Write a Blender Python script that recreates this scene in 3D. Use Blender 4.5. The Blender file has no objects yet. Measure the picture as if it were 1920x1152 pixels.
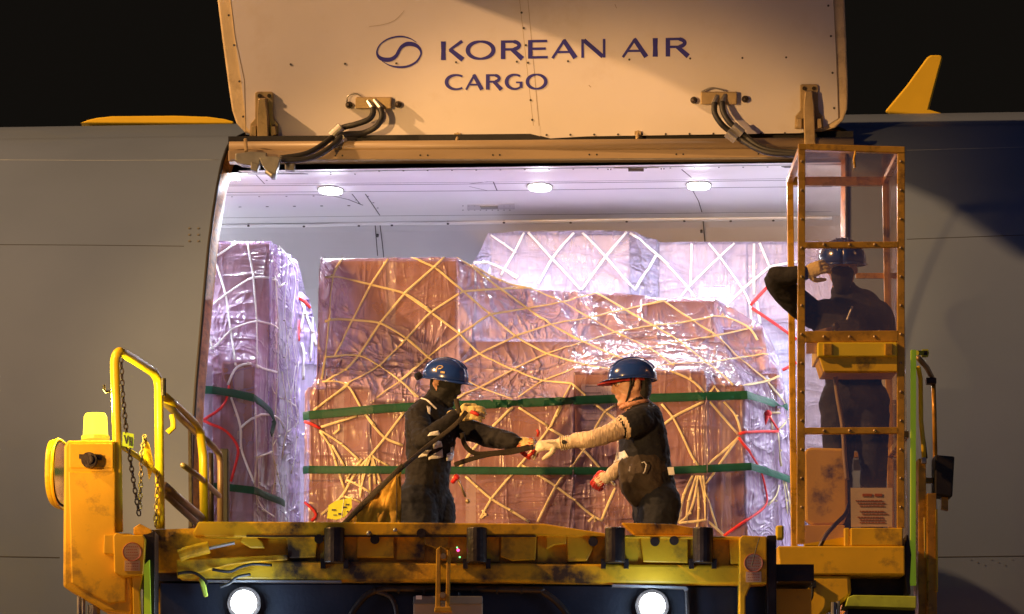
import bpy, bmesh, math, random
import numpy as np
from mathutils import Vector, Matrix, noise
from mathutils.bvhtree import BVHTree
from mathutils.kdtree import KDTree
random.seed(7)
PI = math.pi
sc = bpy.context.scene
COL = sc.collection

# ------------------------------------------------------------------ camera, world, lights, exposure
FPX, PITCH, CAMP = 7040.0, math.radians(9.43), Vector((0.0, -22.0, -1.5))
cd = bpy.data.cameras.new('camera'); cam = bpy.data.objects.new('camera', cd); COL.objects.link(cam)
cam.location = CAMP; cam.rotation_euler = (PI/2 + PITCH, 0, 0)
cd.sensor_width = 36; cd.lens = 36*FPX/1920; cd.clip_end = 3000; cd.clip_start = .5
sc.camera = cam
w = bpy.data.worlds.new("World"); sc.world = w; w.use_nodes = True
nt = w.node_tree; bg = nt.nodes['Background']
tc = nt.nodes.new('ShaderNodeTexCoord'); sp = nt.nodes.new('ShaderNodeSeparateXYZ'); cr = nt.nodes.new('ShaderNodeValToRGB')
mr = nt.nodes.new('ShaderNodeMapRange'); mr.inputs[1].default_value = -1; mr.inputs[2].default_value = 1
nt.links.new(tc.outputs['Generated'], sp.inputs[0]); nt.links.new(sp.outputs['Y'], mr.inputs[0]); nt.links.new(mr.outputs[0], cr.inputs[0])
cr.color_ramp.elements[0].color = (.022, .040, .110, 1); cr.color_ramp.elements[1].color = (.0055, .0045, .0035, 1); cr.color_ramp.elements[1].position = .62
nt.links.new(cr.outputs[0], bg.inputs[0]); bg.inputs[1].default_value = 1.0
# sodium floodlight on the apron mast, front left of the aircraft
sd = bpy.data.lights.new('apron_floodlight', 'POINT'); sd.energy = 46000; sd.color = (1, .53, .20); sd.shadow_soft_size = .22
so = bpy.data.objects.new('apron_floodlight', sd); COL.objects.link(so); so.location = (-22, -8, 16)
# second, lower floodlight of the apron, aimed at the doorway
s2d = bpy.data.lights.new('work_floodlight', 'SPOT'); s2d.energy = 14500; s2d.color = (1, .52, .16); s2d.shadow_soft_size = .3; s2d.spot_size = math.radians(13.8); s2d.spot_blend = .4
s2o = bpy.data.objects.new('work_floodlight', s2d); COL.objects.link(s2o); s2o.location = (-10.5, -17, 1.2)
s2o.rotation_euler = (Vector((-.55, -.6, 1.75))-Vector(s2o.location)).to_track_quat('-Z', 'Y').to_euler()
sc.view_settings.view_transform = 'Standard'; sc.view_settings.look = 'None'
sc.view_settings.exposure = 0.0; sc.view_settings.gamma = 1.0
sc.cycles.transparent_max_bounces = 16; sc.cycles.max_bounces = 8

# ------------------------------------------------------------------ geometry of the view, used to survey real positions
cp_, sp_ = math.cos(PITCH), math.sin(PITCH)
def ray(px, py):
    a, b = (px-960)/FPX, (576-py)/FPX
    return Vector((a, cp_ - b*sp_, sp_ + b*cp_))
def W(px, py, Y):
    d = ray(px, py); return CAMP + d*((Y-CAMP.y)/d.y)
def project(p):
    q = p-CAMP; f = q.y*cp_+q.z*sp_; u = -q.y*sp_+q.z*cp_
    return 960+FPX*q.x/f, 576-FPX*u/f
def plane_hit(px, py, o, n):
    d = ray(px, py); return CAMP + d*((o-CAMP).dot(n)/d.dot(n))
def lerp(a, b, t): return a+(b-a)*t

# ------------------------------------------------------------------ materials
def mat(name, col, rough=.5, metal=0., var=.12, vs=3., bump=.08, bs=60., dirt=None, coat=0., spec=.5, emit=None, stretch=(1,1,1)):
    m = bpy.data.materials.new(name); m.use_nodes = True; t = m.node_tree; N = t.nodes; L = t.links
    p = N['Principled BSDF']; p.inputs['Roughness'].default_value = rough; p.inputs['Metallic'].default_value = metal
    p.inputs['Specular IOR Level'].default_value = spec; p.inputs['Coat Weight'].default_value = coat
    tc = N.new('ShaderNodeTexCoord'); mp = N.new('ShaderNodeMapping'); mp.inputs['Scale'].default_value = stretch
    L.new(tc.outputs['Object'], mp.inputs[0])
    n1 = N.new('ShaderNodeTexNoise'); n1.inputs['Scale'].default_value = vs; n1.inputs['Detail'].default_value = 6
    L.new(mp.outputs[0], n1.inputs['Vector'])
    rp = N.new('ShaderNodeValToRGB'); e = rp.color_ramp.elements
    e[0].position = .3; e[1].position = .7
    e[0].color = tuple(c*(1-var) for c in col)+(1,); e[1].color = tuple(min(1, c*(1+var)) for c in col)+(1,)
    L.new(n1.outputs[0], rp.inputs[0]); out = rp.outputs[0]
    if dirt:
        dc, lo, hi, ds = dirt
        n3 = N.new('ShaderNodeTexNoise'); n3.inputs['Scale'].default_value = ds; n3.inputs['Detail'].default_value = 8; n3.inputs['Roughness'].default_value = .65
        L.new(mp.outputs[0], n3.inputs['Vector'])
        r3 = N.new('ShaderNodeValToRGB'); r3.color_ramp.elements[0].position = lo; r3.color_ramp.elements[1].position = hi
        L.new(n3.outputs[0], r3.inputs[0])
        mx = N.new('ShaderNodeMixRGB'); mx.inputs[2].default_value = tuple(dc)+(1,); L.new(r3.outputs[0], mx.inputs[0]); L.new(out, mx.inputs[1]); out = mx.outputs[0]
    L.new(out, p.inputs['Base Color'])
    rr = N.new('ShaderNodeMapRange'); rr.inputs[3].default_value = max(.03, rough-.1); rr.inputs[4].default_value = min(1, rough+.12)
    L.new(n1.outputs[0], rr.inputs[0]); L.new(rr.outputs[0], p.inputs['Roughness'])
    if bump:
        n2 = N.new('ShaderNodeTexNoise'); n2.inputs['Scale'].default_value = bs; n2.inputs['Detail'].default_value = 4
        L.new(mp.outputs[0], n2.inputs['Vector'])
        b = N.new('ShaderNodeBump'); b.inputs['Strength'].default_value = bump*2; b.inputs['Distance'].default_value = .01
        L.new(n2.outputs[0], b.inputs['Height']); L.new(b.outputs[0], p.inputs['Normal'])
    if emit:
        p.inputs['Emission Color'].default_value = tuple(emit[0])+(1,); p.inputs['Emission Strength'].default_value = emit[1]
    return m

def film_mat(name, col, lo, hi, bumps=1.0, scale=1.0, loose_gain=.35):
    """thin stretched plastic: part see-through, part milky, glossy wrinkles"""
    m = bpy.data.materials.new(name); m.use_nodes = True; t = m.node_tree; N = t.nodes; L = t.links
    p = N['Principled BSDF']; p.inputs['Base Color'].default_value = tuple(col)+(1,); p.inputs['Roughness'].default_value = .2
    p.inputs['Specular IOR Level'].default_value = .8
    tc = N.new('ShaderNodeTexCoord')
    hs = []
    for sx, sz, rot, s, det in ((3.6, .6, .5, 2.6, 3), (.8, 3.4, .55, 2.2, 3), (8, 1.3, -.1, 2.4, 3)):
        mp = N.new('ShaderNodeMapping'); mp.inputs['Scale'].default_value = (sx, 2.5, sz); mp.inputs['Rotation'].default_value = (0, rot, 0)
        L.new(tc.outputs['Object'], mp.inputs[0])
        n = N.new('ShaderNodeTexNoise'); n.inputs['Scale'].default_value = s*.5*scale; n.inputs['Detail'].default_value = det
        n.inputs['Distortion'].default_value = .8; n.inputs['Roughness'].default_value = .55
        L.new(mp.outputs[0], n.inputs['Vector'])
        # ridge: 1-|2n-1|
        a = N.new('ShaderNodeMath'); a.operation = 'MULTIPLY_ADD'; a.inputs[1].default_value = 2; a.inputs[2].default_value = -1; L.new(n.outputs[0], a.inputs[0])
        b = N.new('ShaderNodeMath'); b.operation = 'ABSOLUTE'; L.new(a.outputs[0], b.inputs[0])
        c = N.new('ShaderNodeMath'); c.operation = 'SUBTRACT'; c.inputs[0].default_value = 1; L.new(b.outputs[0], c.inputs[1])
        d = N.new('ShaderNodeMath'); d.operation = 'POWER'; d.inputs[1].default_value = 9; L.new(c.outputs[0], d.inputs[0])
        hs.append(d.outputs[0])
    s1 = N.new('ShaderNodeMath'); s1.operation = 'MULTIPLY_ADD'; s1.inputs[1].default_value = .9; L.new(hs[0], s1.inputs[0]); L.new(hs[1], s1.inputs[2])
    s2 = N.new('ShaderNodeMath'); s2.operation = 'MULTIPLY_ADD'; s2.inputs[1].default_value = .22; L.new(hs[2], s2.inputs[0]); L.new(s1.outputs[0], s2.inputs[2])
    bp = N.new('ShaderNodeBump'); bp.inputs['Strength'].default_value = .75*bumps; bp.inputs['Distance'].default_value = .035
    L.new(s2.outputs[0], bp.inputs['Height']); L.new(bp.outputs[0], p.inputs['Normal'])
    mk = N.new('ShaderNodeTexNoise'); mk.inputs['Scale'].default_value = 1.9; mk.inputs['Detail'].default_value = 5; mk.inputs['Distortion'].default_value = 1.2
    L.new(tc.outputs['Object'], mk.inputs['Vector'])
    s3 = N.new('ShaderNodeMath'); s3.operation = 'MULTIPLY_ADD'; s3.inputs[1].default_value = .22; L.new(s2.outputs[0], s3.inputs[0]); L.new(mk.outputs[0], s3.inputs[2])
    r = N.new('ShaderNodeMapRange'); r.inputs[1].default_value = .35; r.inputs[2].default_value = .95; r.inputs[3].default_value = lo; r.inputs[4].default_value = hi
    L.new(s3.outputs[0], r.inputs[0])
    at = N.new('ShaderNodeAttribute'); at.attribute_name = 'loose'
    lm = N.new('ShaderNodeMath'); lm.operation = 'MULTIPLY_ADD'; lm.inputs[1].default_value = loose_gain; L.new(at.outputs['Fac'], lm.inputs[0]); L.new(r.outputs[0], lm.inputs[2]); lm.use_clamp = True
    mk2 = N.new('ShaderNodeMapRange'); mk2.inputs[1].default_value = .42; mk2.inputs[2].default_value = .72; mk2.inputs[3].default_value = .25; mk2.inputs[4].default_value = .8; L.new(mk.outputs[0], mk2.inputs[0])
    bs_ = N.new('ShaderNodeMath'); bs_.operation = 'MULTIPLY_ADD'; bs_.inputs[1].default_value = .55*bumps; L.new(at.outputs['Fac'], bs_.inputs[0]); L.new(mk2.outputs[0], bs_.inputs[2]); bs_.use_clamp = True
    L.new(bs_.outputs[0], bp.inputs['Strength'])
    tr = N.new('ShaderNodeBsdfTransparent'); tr.inputs[0].default_value = (.95, .90, .96, 1)
    tl = N.new('ShaderNodeBsdfTranslucent'); tl.inputs[0].default_value = tuple(col)+(1,)
    m1 = N.new('ShaderNodeMixShader'); m1.inputs[0].default_value = .3; L.new(p.outputs[0], m1.inputs[1]); L.new(tl.outputs[0], m1.inputs[2])
    gl = N.new('ShaderNodeBsdfGlossy'); gl.inputs['Roughness'].default_value = .30; gl.inputs[0].default_value = (1, 1, 1, 1); L.new(bp.outputs[0], gl.inputs['Normal'])
    m2 = N.new('ShaderNodeMixShader'); L.new(lm.outputs[0], m2.inputs[0]); L.new(tr.outputs[0], m2.inputs[1]); L.new(m1.outputs[0], m2.inputs[2])
    fr = N.new('ShaderNodeFresnel'); fr.inputs[0].default_value = 1.38; L.new(bp.outputs[0], fr.inputs['Normal'])
    m3 = N.new('ShaderNodeMixShader'); fs = N.new('ShaderNodeMath'); fs.operation = 'MULTIPLY'; fs.inputs[1].default_value = .55; L.new(fr.outputs[0], fs.inputs[0]); L.new(fs.outputs[0], m3.inputs[0]); L.new(m2.outputs[0], m3.inputs[1]); L.new(gl.outputs[0], m3.inputs[2])
    L.new(m3.outputs[0], N['Material Output'].inputs[0])
    return m

def glass_mat(name, tint, gloss=.12, rough=.04, haze=.06, hcol=(.8,.7,.6)):
    m = bpy.data.materials.new(name); m.use_nodes = True; t = m.node_tree; N = t.nodes; L = t.links
    N.remove(N['Principled BSDF'])
    tr = N.new('ShaderNodeBsdfTransparent'); tr.inputs[0].default_value = tuple(tint)+(1,)
    gl = N.new('ShaderNodeBsdfGlossy'); gl.inputs['Roughness'].default_value = rough
    df = N.new('ShaderNodeBsdfDiffuse'); df.inputs[0].default_value = tuple(hcol)+(1,)
    tc = N.new('ShaderNodeTexCoord'); n = N.new('ShaderNodeTexNoise'); n.inputs['Scale'].default_value = 5; n.inputs['Detail'].default_value = 7
    L.new(tc.outputs['Object'], n.inputs['Vector'])
    r = N.new('ShaderNodeMapRange'); r.inputs[1].default_value = .35; r.inputs[2].default_value = .75; r.inputs[3].default_value = haze*.5; r.inputs[4].default_value = haze*1.8
    L.new(n.outputs[0], r.inputs[0])
    b = N.new('ShaderNodeBump'); b.inputs['Strength'].default_value = .25; b.inputs['Distance'].default_value = .02; L.new(n.outputs[0], b.inputs['Height']); L.new(b.outputs[0], gl.inputs['Normal'])
    m1 = N.new('ShaderNodeMixShader'); L.new(r.outputs[0], m1.inputs[0]); L.new(tr.outputs[0], m1.inputs[1]); L.new(df.outputs[0], m1.inputs[2])
    m2 = N.new('ShaderNodeMixShader'); m2.inputs[0].default_value = gloss; L.new(m1.outputs[0], m2.inputs[1]); L.new(gl.outputs[0], m2.inputs[2])
    L.new(m2.outputs[0], N['Material Output'].inputs[0]); return m

M = {}
M['skin_blue'] = mat('aircraft_paint', (.135, .182, .285), .40, 0, .05, 1.2, .012, 160, dirt=((.16,.2,.24), .55, .9, .9))
M['door_white'] = mat('door_liner', (.70, .66, .67), .48, 0, .07, 1.1, .012, 220, dirt=((.55,.47,.40), .56, .95, 2.3))
M['door_edge'] = mat('door_edge', (.78, .62, .38), .4, .1, .15, 5, .04, 60, dirt=((.25,.17,.08), .5, .85, 7))
M['header'] = mat('door_header', (.32, .24, .15), .45, 0, .15, 3, .03, 60, dirt=((.2,.15,.1), .5, .9, 5), stretch=(.3,1,1))  # brown darkened to carry the shade under the raised door
M['black'] = mat('black_rubber', (.012, .012, .013), .55, 0, .2, 20, .1, 120)
M['seam'] = mat('seam_dark', (.06, .055, .06), .7, 0, .1, 20, 0)
M['seam_fus'] = mat('skin_joint', (.035, .04, .045), .7, 0, .1, 20, 0)
M['seam_light'] = mat('skin_crease', (.34, .40, .46), .35, 0, .1, 20, 0)
M['navy'] = mat('livery_blue', (.02, .018, .30), .4, 0, .03, 5, .01)
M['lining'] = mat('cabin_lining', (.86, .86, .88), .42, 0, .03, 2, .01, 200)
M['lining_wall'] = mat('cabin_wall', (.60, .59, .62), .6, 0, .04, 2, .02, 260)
M['rim'] = mat('opening_rim', (.55, .26, .07), .45, 0, .25, 12, .1, 40, dirt=((.05,.03,.02), .45, .75, 14))
M['bronze'] = mat('hinge_fitting', (.40, .30, .17), .4, .45, .15, 10, .05, 60, dirt=((.08,.06,.04), .55, .9, 12))
M['steel'] = mat('bare_steel', (.36, .35, .34), .42, .8, .1, 12, .04, 80)
M['greymetal'] = mat('grey_bracket', (.22, .22, .20), .45, .5, .15, 14, .05, 80)
M['yellow'] = mat('loader_yellow', (.80, .48, .006), .42, 0, .12, 4, .03, 70, dirt=((.12,.07,.02), .56, .78, 6.5), coat=.15)
M['yellow_dirty'] = mat('loader_yellow_greasy', (.80, .45, .008), .45, 0, .2, 3, .06, 50, dirt=((.045,.028,.016), .48, .64, 3.6))
M['yellow_clean'] = mat('rail_yellow', (.85, .62, .02), .35, 0, .08, 6, .02, 70, dirt=((.2,.09,.02), .63, .8, 14), coat=.2)
M['brownframe'] = mat('cage_frame', (.62, .34, .03), .28, .3, .25, 9, .06, 50, dirt=((.07,.04,.02), .52, .8, 12))
M['grease'] = mat('greasy_steel', (.045, .035, .03), .4, .5, .4, 10, .15, 50)
M['darknavy'] = mat('chassis_navy', (.007, .010, .022), .45, 0, .3, 6, .05, 50)
M['lime'] = mat('lime_glow', (.55, .85, .03), .4, 0, .04, 8, .01, emit=((.6,.9,.05), .12))  # faint glow put into the lime in place of reflected light
M['limeold'] = mat('faded_lime', (.50, .62, .06), .5, 0, .2, 8, .04, dirt=((.1,.12,.05), .55, .8, 9))
M['card'] = mat('cardboard', (.40, .20, .07), .85, 0, .10, 5, .05, 40, stretch=(1,1,3))
M['card_light'] = mat('pale_cardboard', (.60, .50, .40), .85, 0, .08, 5, .05, 40)
M['paper'] = mat('white_label', (.80, .80, .80), .6, 0, .05, 10, .02)
M['ink'] = mat('printed_ink', (.07, .07, .08), .7, 0, .1, 10, 0)
M['paper_old'] = mat('notice_paper', (.58, .42, .28), .6, 0, .06, 10, .02)
M['red_ink'] = mat('red_ink', (.36, .09, .05), .6, 0, .1, 10, 0)
M['net'] = mat('net_webbing', (.86, .72, .42), .75, 0, .12, 14, .2, 220)
M['net_white'] = mat('white_webbing', (.82, .80, .80), .75, 0, .08, 14, .2, 220)
M['green'] = mat('green_strap', (.0, .075, .038), .5, 0, .2, 16, .1, 160)
M['redcord'] = mat('red_cord', (.75, .03, .03), .55, 0, .15, 20, .1, 160)
M['film'] = film_mat('plastic_film', (.68, .50, .80), .22, .50, loose_gain=.50)
M['film_side'] = film_mat('violet_film', (.60, .46, .92), .35, .8, 1.0, 1.2, .1)
M['film_back'] = film_mat('pale_film', (.66, .62, .96), .14, .50, 1.0, 1.3, .25)
M['alu'] = mat('pallet_aluminium', (.6, .6, .62), .35, .9, .1, 8, .05)
M['cloth'] = mat('navy_workwear', (.006, .007, .014), .85, 0, .3, 9, .5, 22)
M['cloth2'] = mat('black_workwear', (.007, .006, .008), .85, 0, .3, 9, .5, 22)
M['trousers'] = mat('dark_trousers', (.005, .007, .016), .85, 0, .3, 8, .5, 18)
M['jacket'] = mat('olive_jacket', (.040, .028, .020), .8, 0, .3, 9, .6, 18)
M['skin'] = mat('skin', (.55, .30, .20), .5, 0, .08, 12, .05, 80)
M['mask'] = mat('black_mask', (.008, .008, .009), .85, 0, .2, 12, .3, 40)
M['hair'] = mat('black_hair', (.010, .009, .009), .5, 0, .3, 60, .4, 150)
M['helmet'] = mat('blue_helmet', (.015, .045, .24), .22, 0, .05, 8, .01, coat=.6)
M['glove'] = mat('yellow_glove', (.75, .60, .25), .8, 0, .12, 14, .3, 60)
M['glove_w'] = mat('cream_glove', (.78, .68, .48), .8, 0, .1, 14, .3, 60)
M['gred'] = mat('red_rubber_palm', (.55, .03, .02), .5, 0, .15, 14, .3, 60)
M['sleeve'] = mat('arm_sleeve', (.74, .58, .42), .75, 0, .06, 10, .5, 26, stretch=(3,1,1))
M['redcap'] = mat('red_cap', (.38, .02, .02), .7, 0, .15, 14, .2, 60)
M['reflect'] = mat('reflective_patch', (.88, .88, .90), .5, 0, .2, 30, .15, 90)
M['canvas'] = mat('ochre_canvas', (.58, .33, .04), .75, 0, .2, 5, .7, 13)
M['strapk'] = mat('dark_webbing', (.045, .034, .024), .8, 0, .25, 14, .3, 120)
M['beacon'] = mat('beacon_lens', (.35, .28, .01), .2, 0, 0, 3, 0, emit=((1, .88, .05), 2.3))
M['beacon_base'] = mat('beacon_rim', (.6, .5, .05), .3, 0, .1, 9, .02, emit=((1,.8,.05), .5))
M['lampglass'] = mat('floodlight_lens', (1, 1, 1), .1, 0, 0, 3, 0, emit=((.80, .92, 1), 26))
M['ceil'] = mat('ceiling_lamp_lens', (1, 1, 1), .1, 0, 0, 3, 0, emit=((.95, .97, 1), 22))
M['mirror'] = mat('mirror_glass', (.9, .9, .9), .02, 1, 0, 3, 0)
M['ant_lamp_yellow'] = mat('antenna_lit_yellow', (.88, .58, .02), .4, 0, .04, 5, .01)  # yellow of the floodlights put into the antenna colour
M['ground'] = mat('apron_concrete', (.22, .21, .20), .8, 0, .2, .4, .1, 20)
M['glass'] = glass_mat('cage_glass', (.95, .89, .83), .11, .07, .05, (.55,.42,.3))
M['ledr'] = mat('red_led', (1,.05,.2), .3, 0,0,3,0, emit=((1,.05,.25), 4)); M['ledg'] = mat('green_led', (.1,1,.2), .3,0,0,3,0, emit=((.2,1,.3), 2.5))
M['skirt'] = mat('tag_yellow', (.75, .80, .05), .5, 0, .1, 9, .05)
M['beige'] = mat('beige_cabinet', (.45,.33,.2), .5, 0, .1, 6, .03)
M['ochre_seat'] = mat('seat_back', (.80, .50, .02), .4, 0, .15, 3, .03, 50, dirt=((.06,.035,.02), .52, .66, 4.2))
M['collar'] = mat('patterned_collar', (.45,.22,.14), .7, 0, .6, 90, .1)

# ------------------------------------------------------------------ mesh builder
def inv_of(parent):
    m = Matrix.Identity(4); o = parent
    while o is not None:
        m = Matrix.LocRotScale(o.location, o.rotation_euler, o.scale) @ m; o = o.parent
    return m.inverted()
class MB:
    def __init__(s): s.v = []; s.f = []; s.m = []; s.mi = 0
    def add(s, vs, fs):
        k = len(s.v); s.v += [Vector(v) for v in vs]; s.f += [tuple(i+k for i in f) for f in fs]; s.m += [s.mi]*len(fs); return s
    def box(s, a, b):
        (x0,y0,z0),(x1,y1,z1) = a, b
        return s.add([(x0,y0,z0),(x1,y0,z0),(x1,y1,z0),(x0,y1,z0),(x0,y0,z1),(x1,y0,z1),(x1,y1,z1),(x0,y1,z1)],
                     [(0,3,2,1),(4,5,6,7),(0,1,5,4),(1,2,6,5),(2,3,7,6),(3,0,4,7)])
    def prism(s, pts, off):
        """polygon pts (3-D) extruded by vector off"""
        n = len(pts); off = Vector(off); P = [Vector(p) for p in pts]
        return s.add(P+[p+off for p in P], [tuple(range(n)), tuple(range(2*n-1, n-1, -1))]+[(i, i+n, (i+1)%n+n, (i+1)%n) for i in range(n)])
    def pp(s, px, Y, depth):
        """polygon surveyed on the plane at depth Y, extruded back"""
        return s.prism([W(x, y, Y) for x, y in px], (0, depth, 0))
    def pbox(s, x0, y0, x1, y1, Y, depth): return s.pp([(x0,y0),(x0,y1),(x1,y1),(x1,y0)], Y, depth)
    def tube(s, pts, r, n=10, caps=True, flat=None, side=None):
        P = [Vector(p) for p in pts]; R = r if isinstance(r, (list, tuple)) else [r]*len(P); k0 = len(s.v); vs = []; fs = []
        prevU = None
        for i, p in enumerate(P):
            T = (P[min(i+1, len(P)-1)]-P[max(i-1, 0)]); T = T.normalized() if T.length > 1e-9 else Vector((0,0,1))
            ref = Vector(side) if side is not None else (prevU if prevU is not None else (Vector((0,-1,0)) if abs(T.y) < .9 else Vector((1,0,0))))
            U = ref-T*ref.dot(T); U = U.normalized() if U.length > 1e-6 else T.orthogonal().normalized()
            V = T.cross(U); prevU = U
            fl = flat if flat else 1
            for j in range(n):
                a = 2*PI*j/n; vs.append(p+U*(R[i]*fl*math.cos(a))+V*(R[i]*math.sin(a)))
        for i in range(len(P)-1):
            for j in range(n): fs.append((i*n+j, i*n+(j+1)%n, (i+1)*n+(j+1)%n, (i+1)*n+j))
        if caps: fs += [tuple(range(n-1, -1, -1)), tuple((len(P)-1)*n+j for j in range(n))]
        return s.add(vs, fs)
    def cyl(s, a, b, r, n=20): return s.tube([a, b], r, n)
    def sphere(s, c, r, n=12, m=8, sq=(1,1,1)):
        c = Vector(c); vs = [c+Vector((0,0,r*sq[2]))]; fs = []
        for i in range(1, m):
            for j in range(n):
                a, b = PI*i/m, 2*PI*j/n; vs.append(c+Vector((r*sq[0]*math.sin(a)*math.cos(b), r*sq[1]*math.sin(a)*math.sin(b), r*sq[2]*math.cos(a))))
        vs.append(c-Vector((0,0,r*sq[2])))
        for j in range(n): fs.append((0, 1+j, 1+(j+1)%n)); fs.append((len(vs)-1, 1+(m-2)*n+(j+1)%n, 1+(m-2)*n+j))
        for i in range(m-2):
            for j in range(n): fs.append((1+i*n+j, 1+(i+1)*n+j, 1+(i+1)*n+(j+1)%n, 1+i*n+(j+1)%n))
        return s.add(vs, fs)
    def grid(s, rows):
        h, w_ = len(rows), len(rows[0])
        return s.add([p for r in rows for p in r], [(i*w_+j, i*w_+j+1, (i+1)*w_+j+1, (i+1)*w_+j) for i in range(h-1) for j in range(w_-1)])
    def build(s, name, mats, parent=None, bevel=0, smooth=False, local=False, solid=0, label=None, kind=None):
        me = bpy.data.meshes.new(name)
        vs = s.v
        o = bpy.data.objects.new(name, me); COL.objects.link(o)
        if parent is not None:
            if not local: im = inv_of(parent); vs = [im @ v for v in vs]
            o.parent = parent
        else:
            c = Vector((sum(v.x for v in vs)/len(vs), sum(v.y for v in vs)/len(vs), min(v.z for v in vs))); vs = [v-c for v in vs]; o.location = c
        me.from_pydata([tuple(v) for v in vs], [], s.f)
        for q in (mats if isinstance(mats, (list, tuple)) else [mats]): me.materials.append(q)
        me.polygons.foreach_set('material_index', s.m)
        if smooth: me.polygons.foreach_set('use_smooth', [True]*len(me.polygons))
        me.update()
        bm = bmesh.new(); bm.from_mesh(me)
        if not s.__dict__.get('open'): bmesh.ops.recalc_face_normals(bm, faces=bm.faces)
        bm.to_mesh(me); bm.free()
        if bevel:
            b = o.modifiers.new('bevel', 'BEVEL'); b.width = bevel; b.segments = 2; b.limit_method = 'ANGLE'; b.harden_normals = False
        if solid:
            q = o.modifiers.new('solid', 'SOLIDIFY'); q.thickness = solid; q.offset = -1
        if label: o['label'] = label
        if kind: o['kind'] = kind
        return o
def empty(name, loc, rz=0):
    o = bpy.data.objects.new(name, None); COL.objects.link(o); o.location = loc; o.rotation_euler = (0,0,rz); o.empty_display_size = .2; return o
def tag(o, label, cat=None, group=None, kind=None):
    o['label'] = label
    if cat: o['category'] = cat
    if group: o['group'] = group
    if kind: o['kind'] = kind
    return o
def world_bvh(o):
    m = inv_of(o).inverted(); return BVHTree.FromPolygons([m @ v.co for v in o.data.vertices], [tuple(p.vertices) for p in o.data.polygons])
def cast(bvh, px, py, fallY=None):
    h, n, i, d = bvh.ray_cast(CAMP, ray(px, py).normalized())
    if h is None:
        for dy in (3, 6, 9, 13, 18, 24):
            h, n, i, d = bvh.ray_cast(CAMP, ray(px, py+dy).normalized())
            if h is not None: break
    if h is None:
        q = W(px, py, fallY if fallY is not None else .5); h, n, i, d = bvh.find_nearest(q)
    if n.dot(ray(px, py)) > 0: n = -n
    return h, n
def ribbon(mb, bvh, pts, width, off=.006, thick=.3, step=10, fallY=None, n=6, taut=3):
    """webbing or seam lying on a surface"""
    P = []; 
    for (a, b), (c, d) in zip(pts[:-1], pts[1:]):
        k = max(1, int(math.hypot(c-a, d-b)/step))
        for i in range(k): P.append((lerp(a, c, i/k), lerp(b, d, i/k)))
    P.append(pts[-1]); Q = []; NN = []
    for x, y in P:
        h, nn = cast(bvh, x, y, fallY); Q.append(h+nn*off); NN.append(nn)
    if len(Q) > 4:   # pulled taut: smooth the depth a little
        Q0 = [q.copy() for q in Q]
        for _ in range(taut):
            Q = [Q[0]]+[Q[i]*.5+(Q[i-1]+Q[i+1])*.25 for i in range(1, len(Q)-1)]+[Q[-1]]
            Q = [q if (q-CAMP).length < (o-CAMP).length else q+(o-q).project(NN[i]) if NN[i].length > 0 else o for i, (q, o) in enumerate(zip(Q, Q0))]
    vs = []; fs = []
    for i, q in enumerate(Q):
        T = (Q[min(i+1, len(Q)-1)]-Q[max(i-1, 0)]).normalized(); U = NN[i]-T*NN[i].dot(T); U.normalize(); V = T.cross(U)
        for j in range(n):
            a = 2*PI*j/n+PI/n; vs.append(q+U*(width*.5*thick*math.cos(a))+V*(width*.5*math.sin(a)*1.1))
    for i in range(len(Q)-1):
        for j in range(n): fs.append((i*n+j, i*n+(j+1)%n, (i+1)*n+(j+1)%n, (i+1)*n+j))
    fs += [tuple(range(n-1, -1, -1)), tuple((len(Q)-1)*n+j for j in range(n))]
    mb.add(vs, fs); return mb
def dots(mb, bvh, pts, r, h=.006, n=8):
    for x, y in pts:
        p, nn = cast(bvh, x, y); mb.tube([p-nn*.002, p+nn*h], r, n)
    return mb
def conv(sx, sy, k, L): return [(sx+x/k, sy+y/k) for x, y in L]

# ================================================================== SETTING
g = MB().box((-400, -300, -5.3), (400, 700, -5.2)).build('ground', M['ground']); g['kind'] = 'structure'; g['label'] = 'concrete airport apron at night'

# ================================================================== AIRCRAFT
YAW = math.radians(-4)
air = empty('cargo_aircraft', (0, 0, 0), YAW)
tag(air, 'parked freighter aircraft with its side cargo door swung up above the lit hold', 'aircraft')
RM = Matrix.Rotation(YAW, 3, 'Z')
YC, ZC, R = 2.9, .752, 3.1
def L2W(p): return RM @ Vector(p)
def fus(X, th, r=R): return Vector((X, YC-r*math.cos(th), ZC+r*math.sin(th)))
# opening edge curve in the photo, left side
EL = [(1300,352),(1000,357),(900,359),(800,363),(720,368),(600,379),(500,388),(460,392),(400,400),(350,408),(310,416),(285,424),(272,430),(262,440),(254,456),(248,480)]
def edge_px(py):
    for (a, xa), (b, xb) in zip(EL[:-1], EL[1:]):
        if b <= py <= a: return lerp(xa, xb, (a-py)/(a-b))
    return EL[0][1] if py > EL[0][0] else EL[-1][1]
def solveX(th, target):
    X = -1.8 if target == 'L' else 2.0
    for _ in range(12):
        x, y = project(L2W(fus(X, th)))
        tx = edge_px(y) if target == 'L' else (1588 if y > 300 else 1588-(300-y)*.0)
        X += (tx-x)/FPX*23
    return X
TH_T = None
for k in range(400):
    th = math.radians(20+k*.2)
    if project(L2W(fus(-1.5, th)))[1] < 252: TH_T = th; break
TH_B = math.asin((-.05-ZC)/R)
ths = sorted(set([TH_B, TH_T] + [lerp(TH_B, TH_T, i/60) for i in range(61)]))
XLs = [solveX(t, 'L') for t in ths]; XRs = [solveX(t, 'R') for t in ths]
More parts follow.
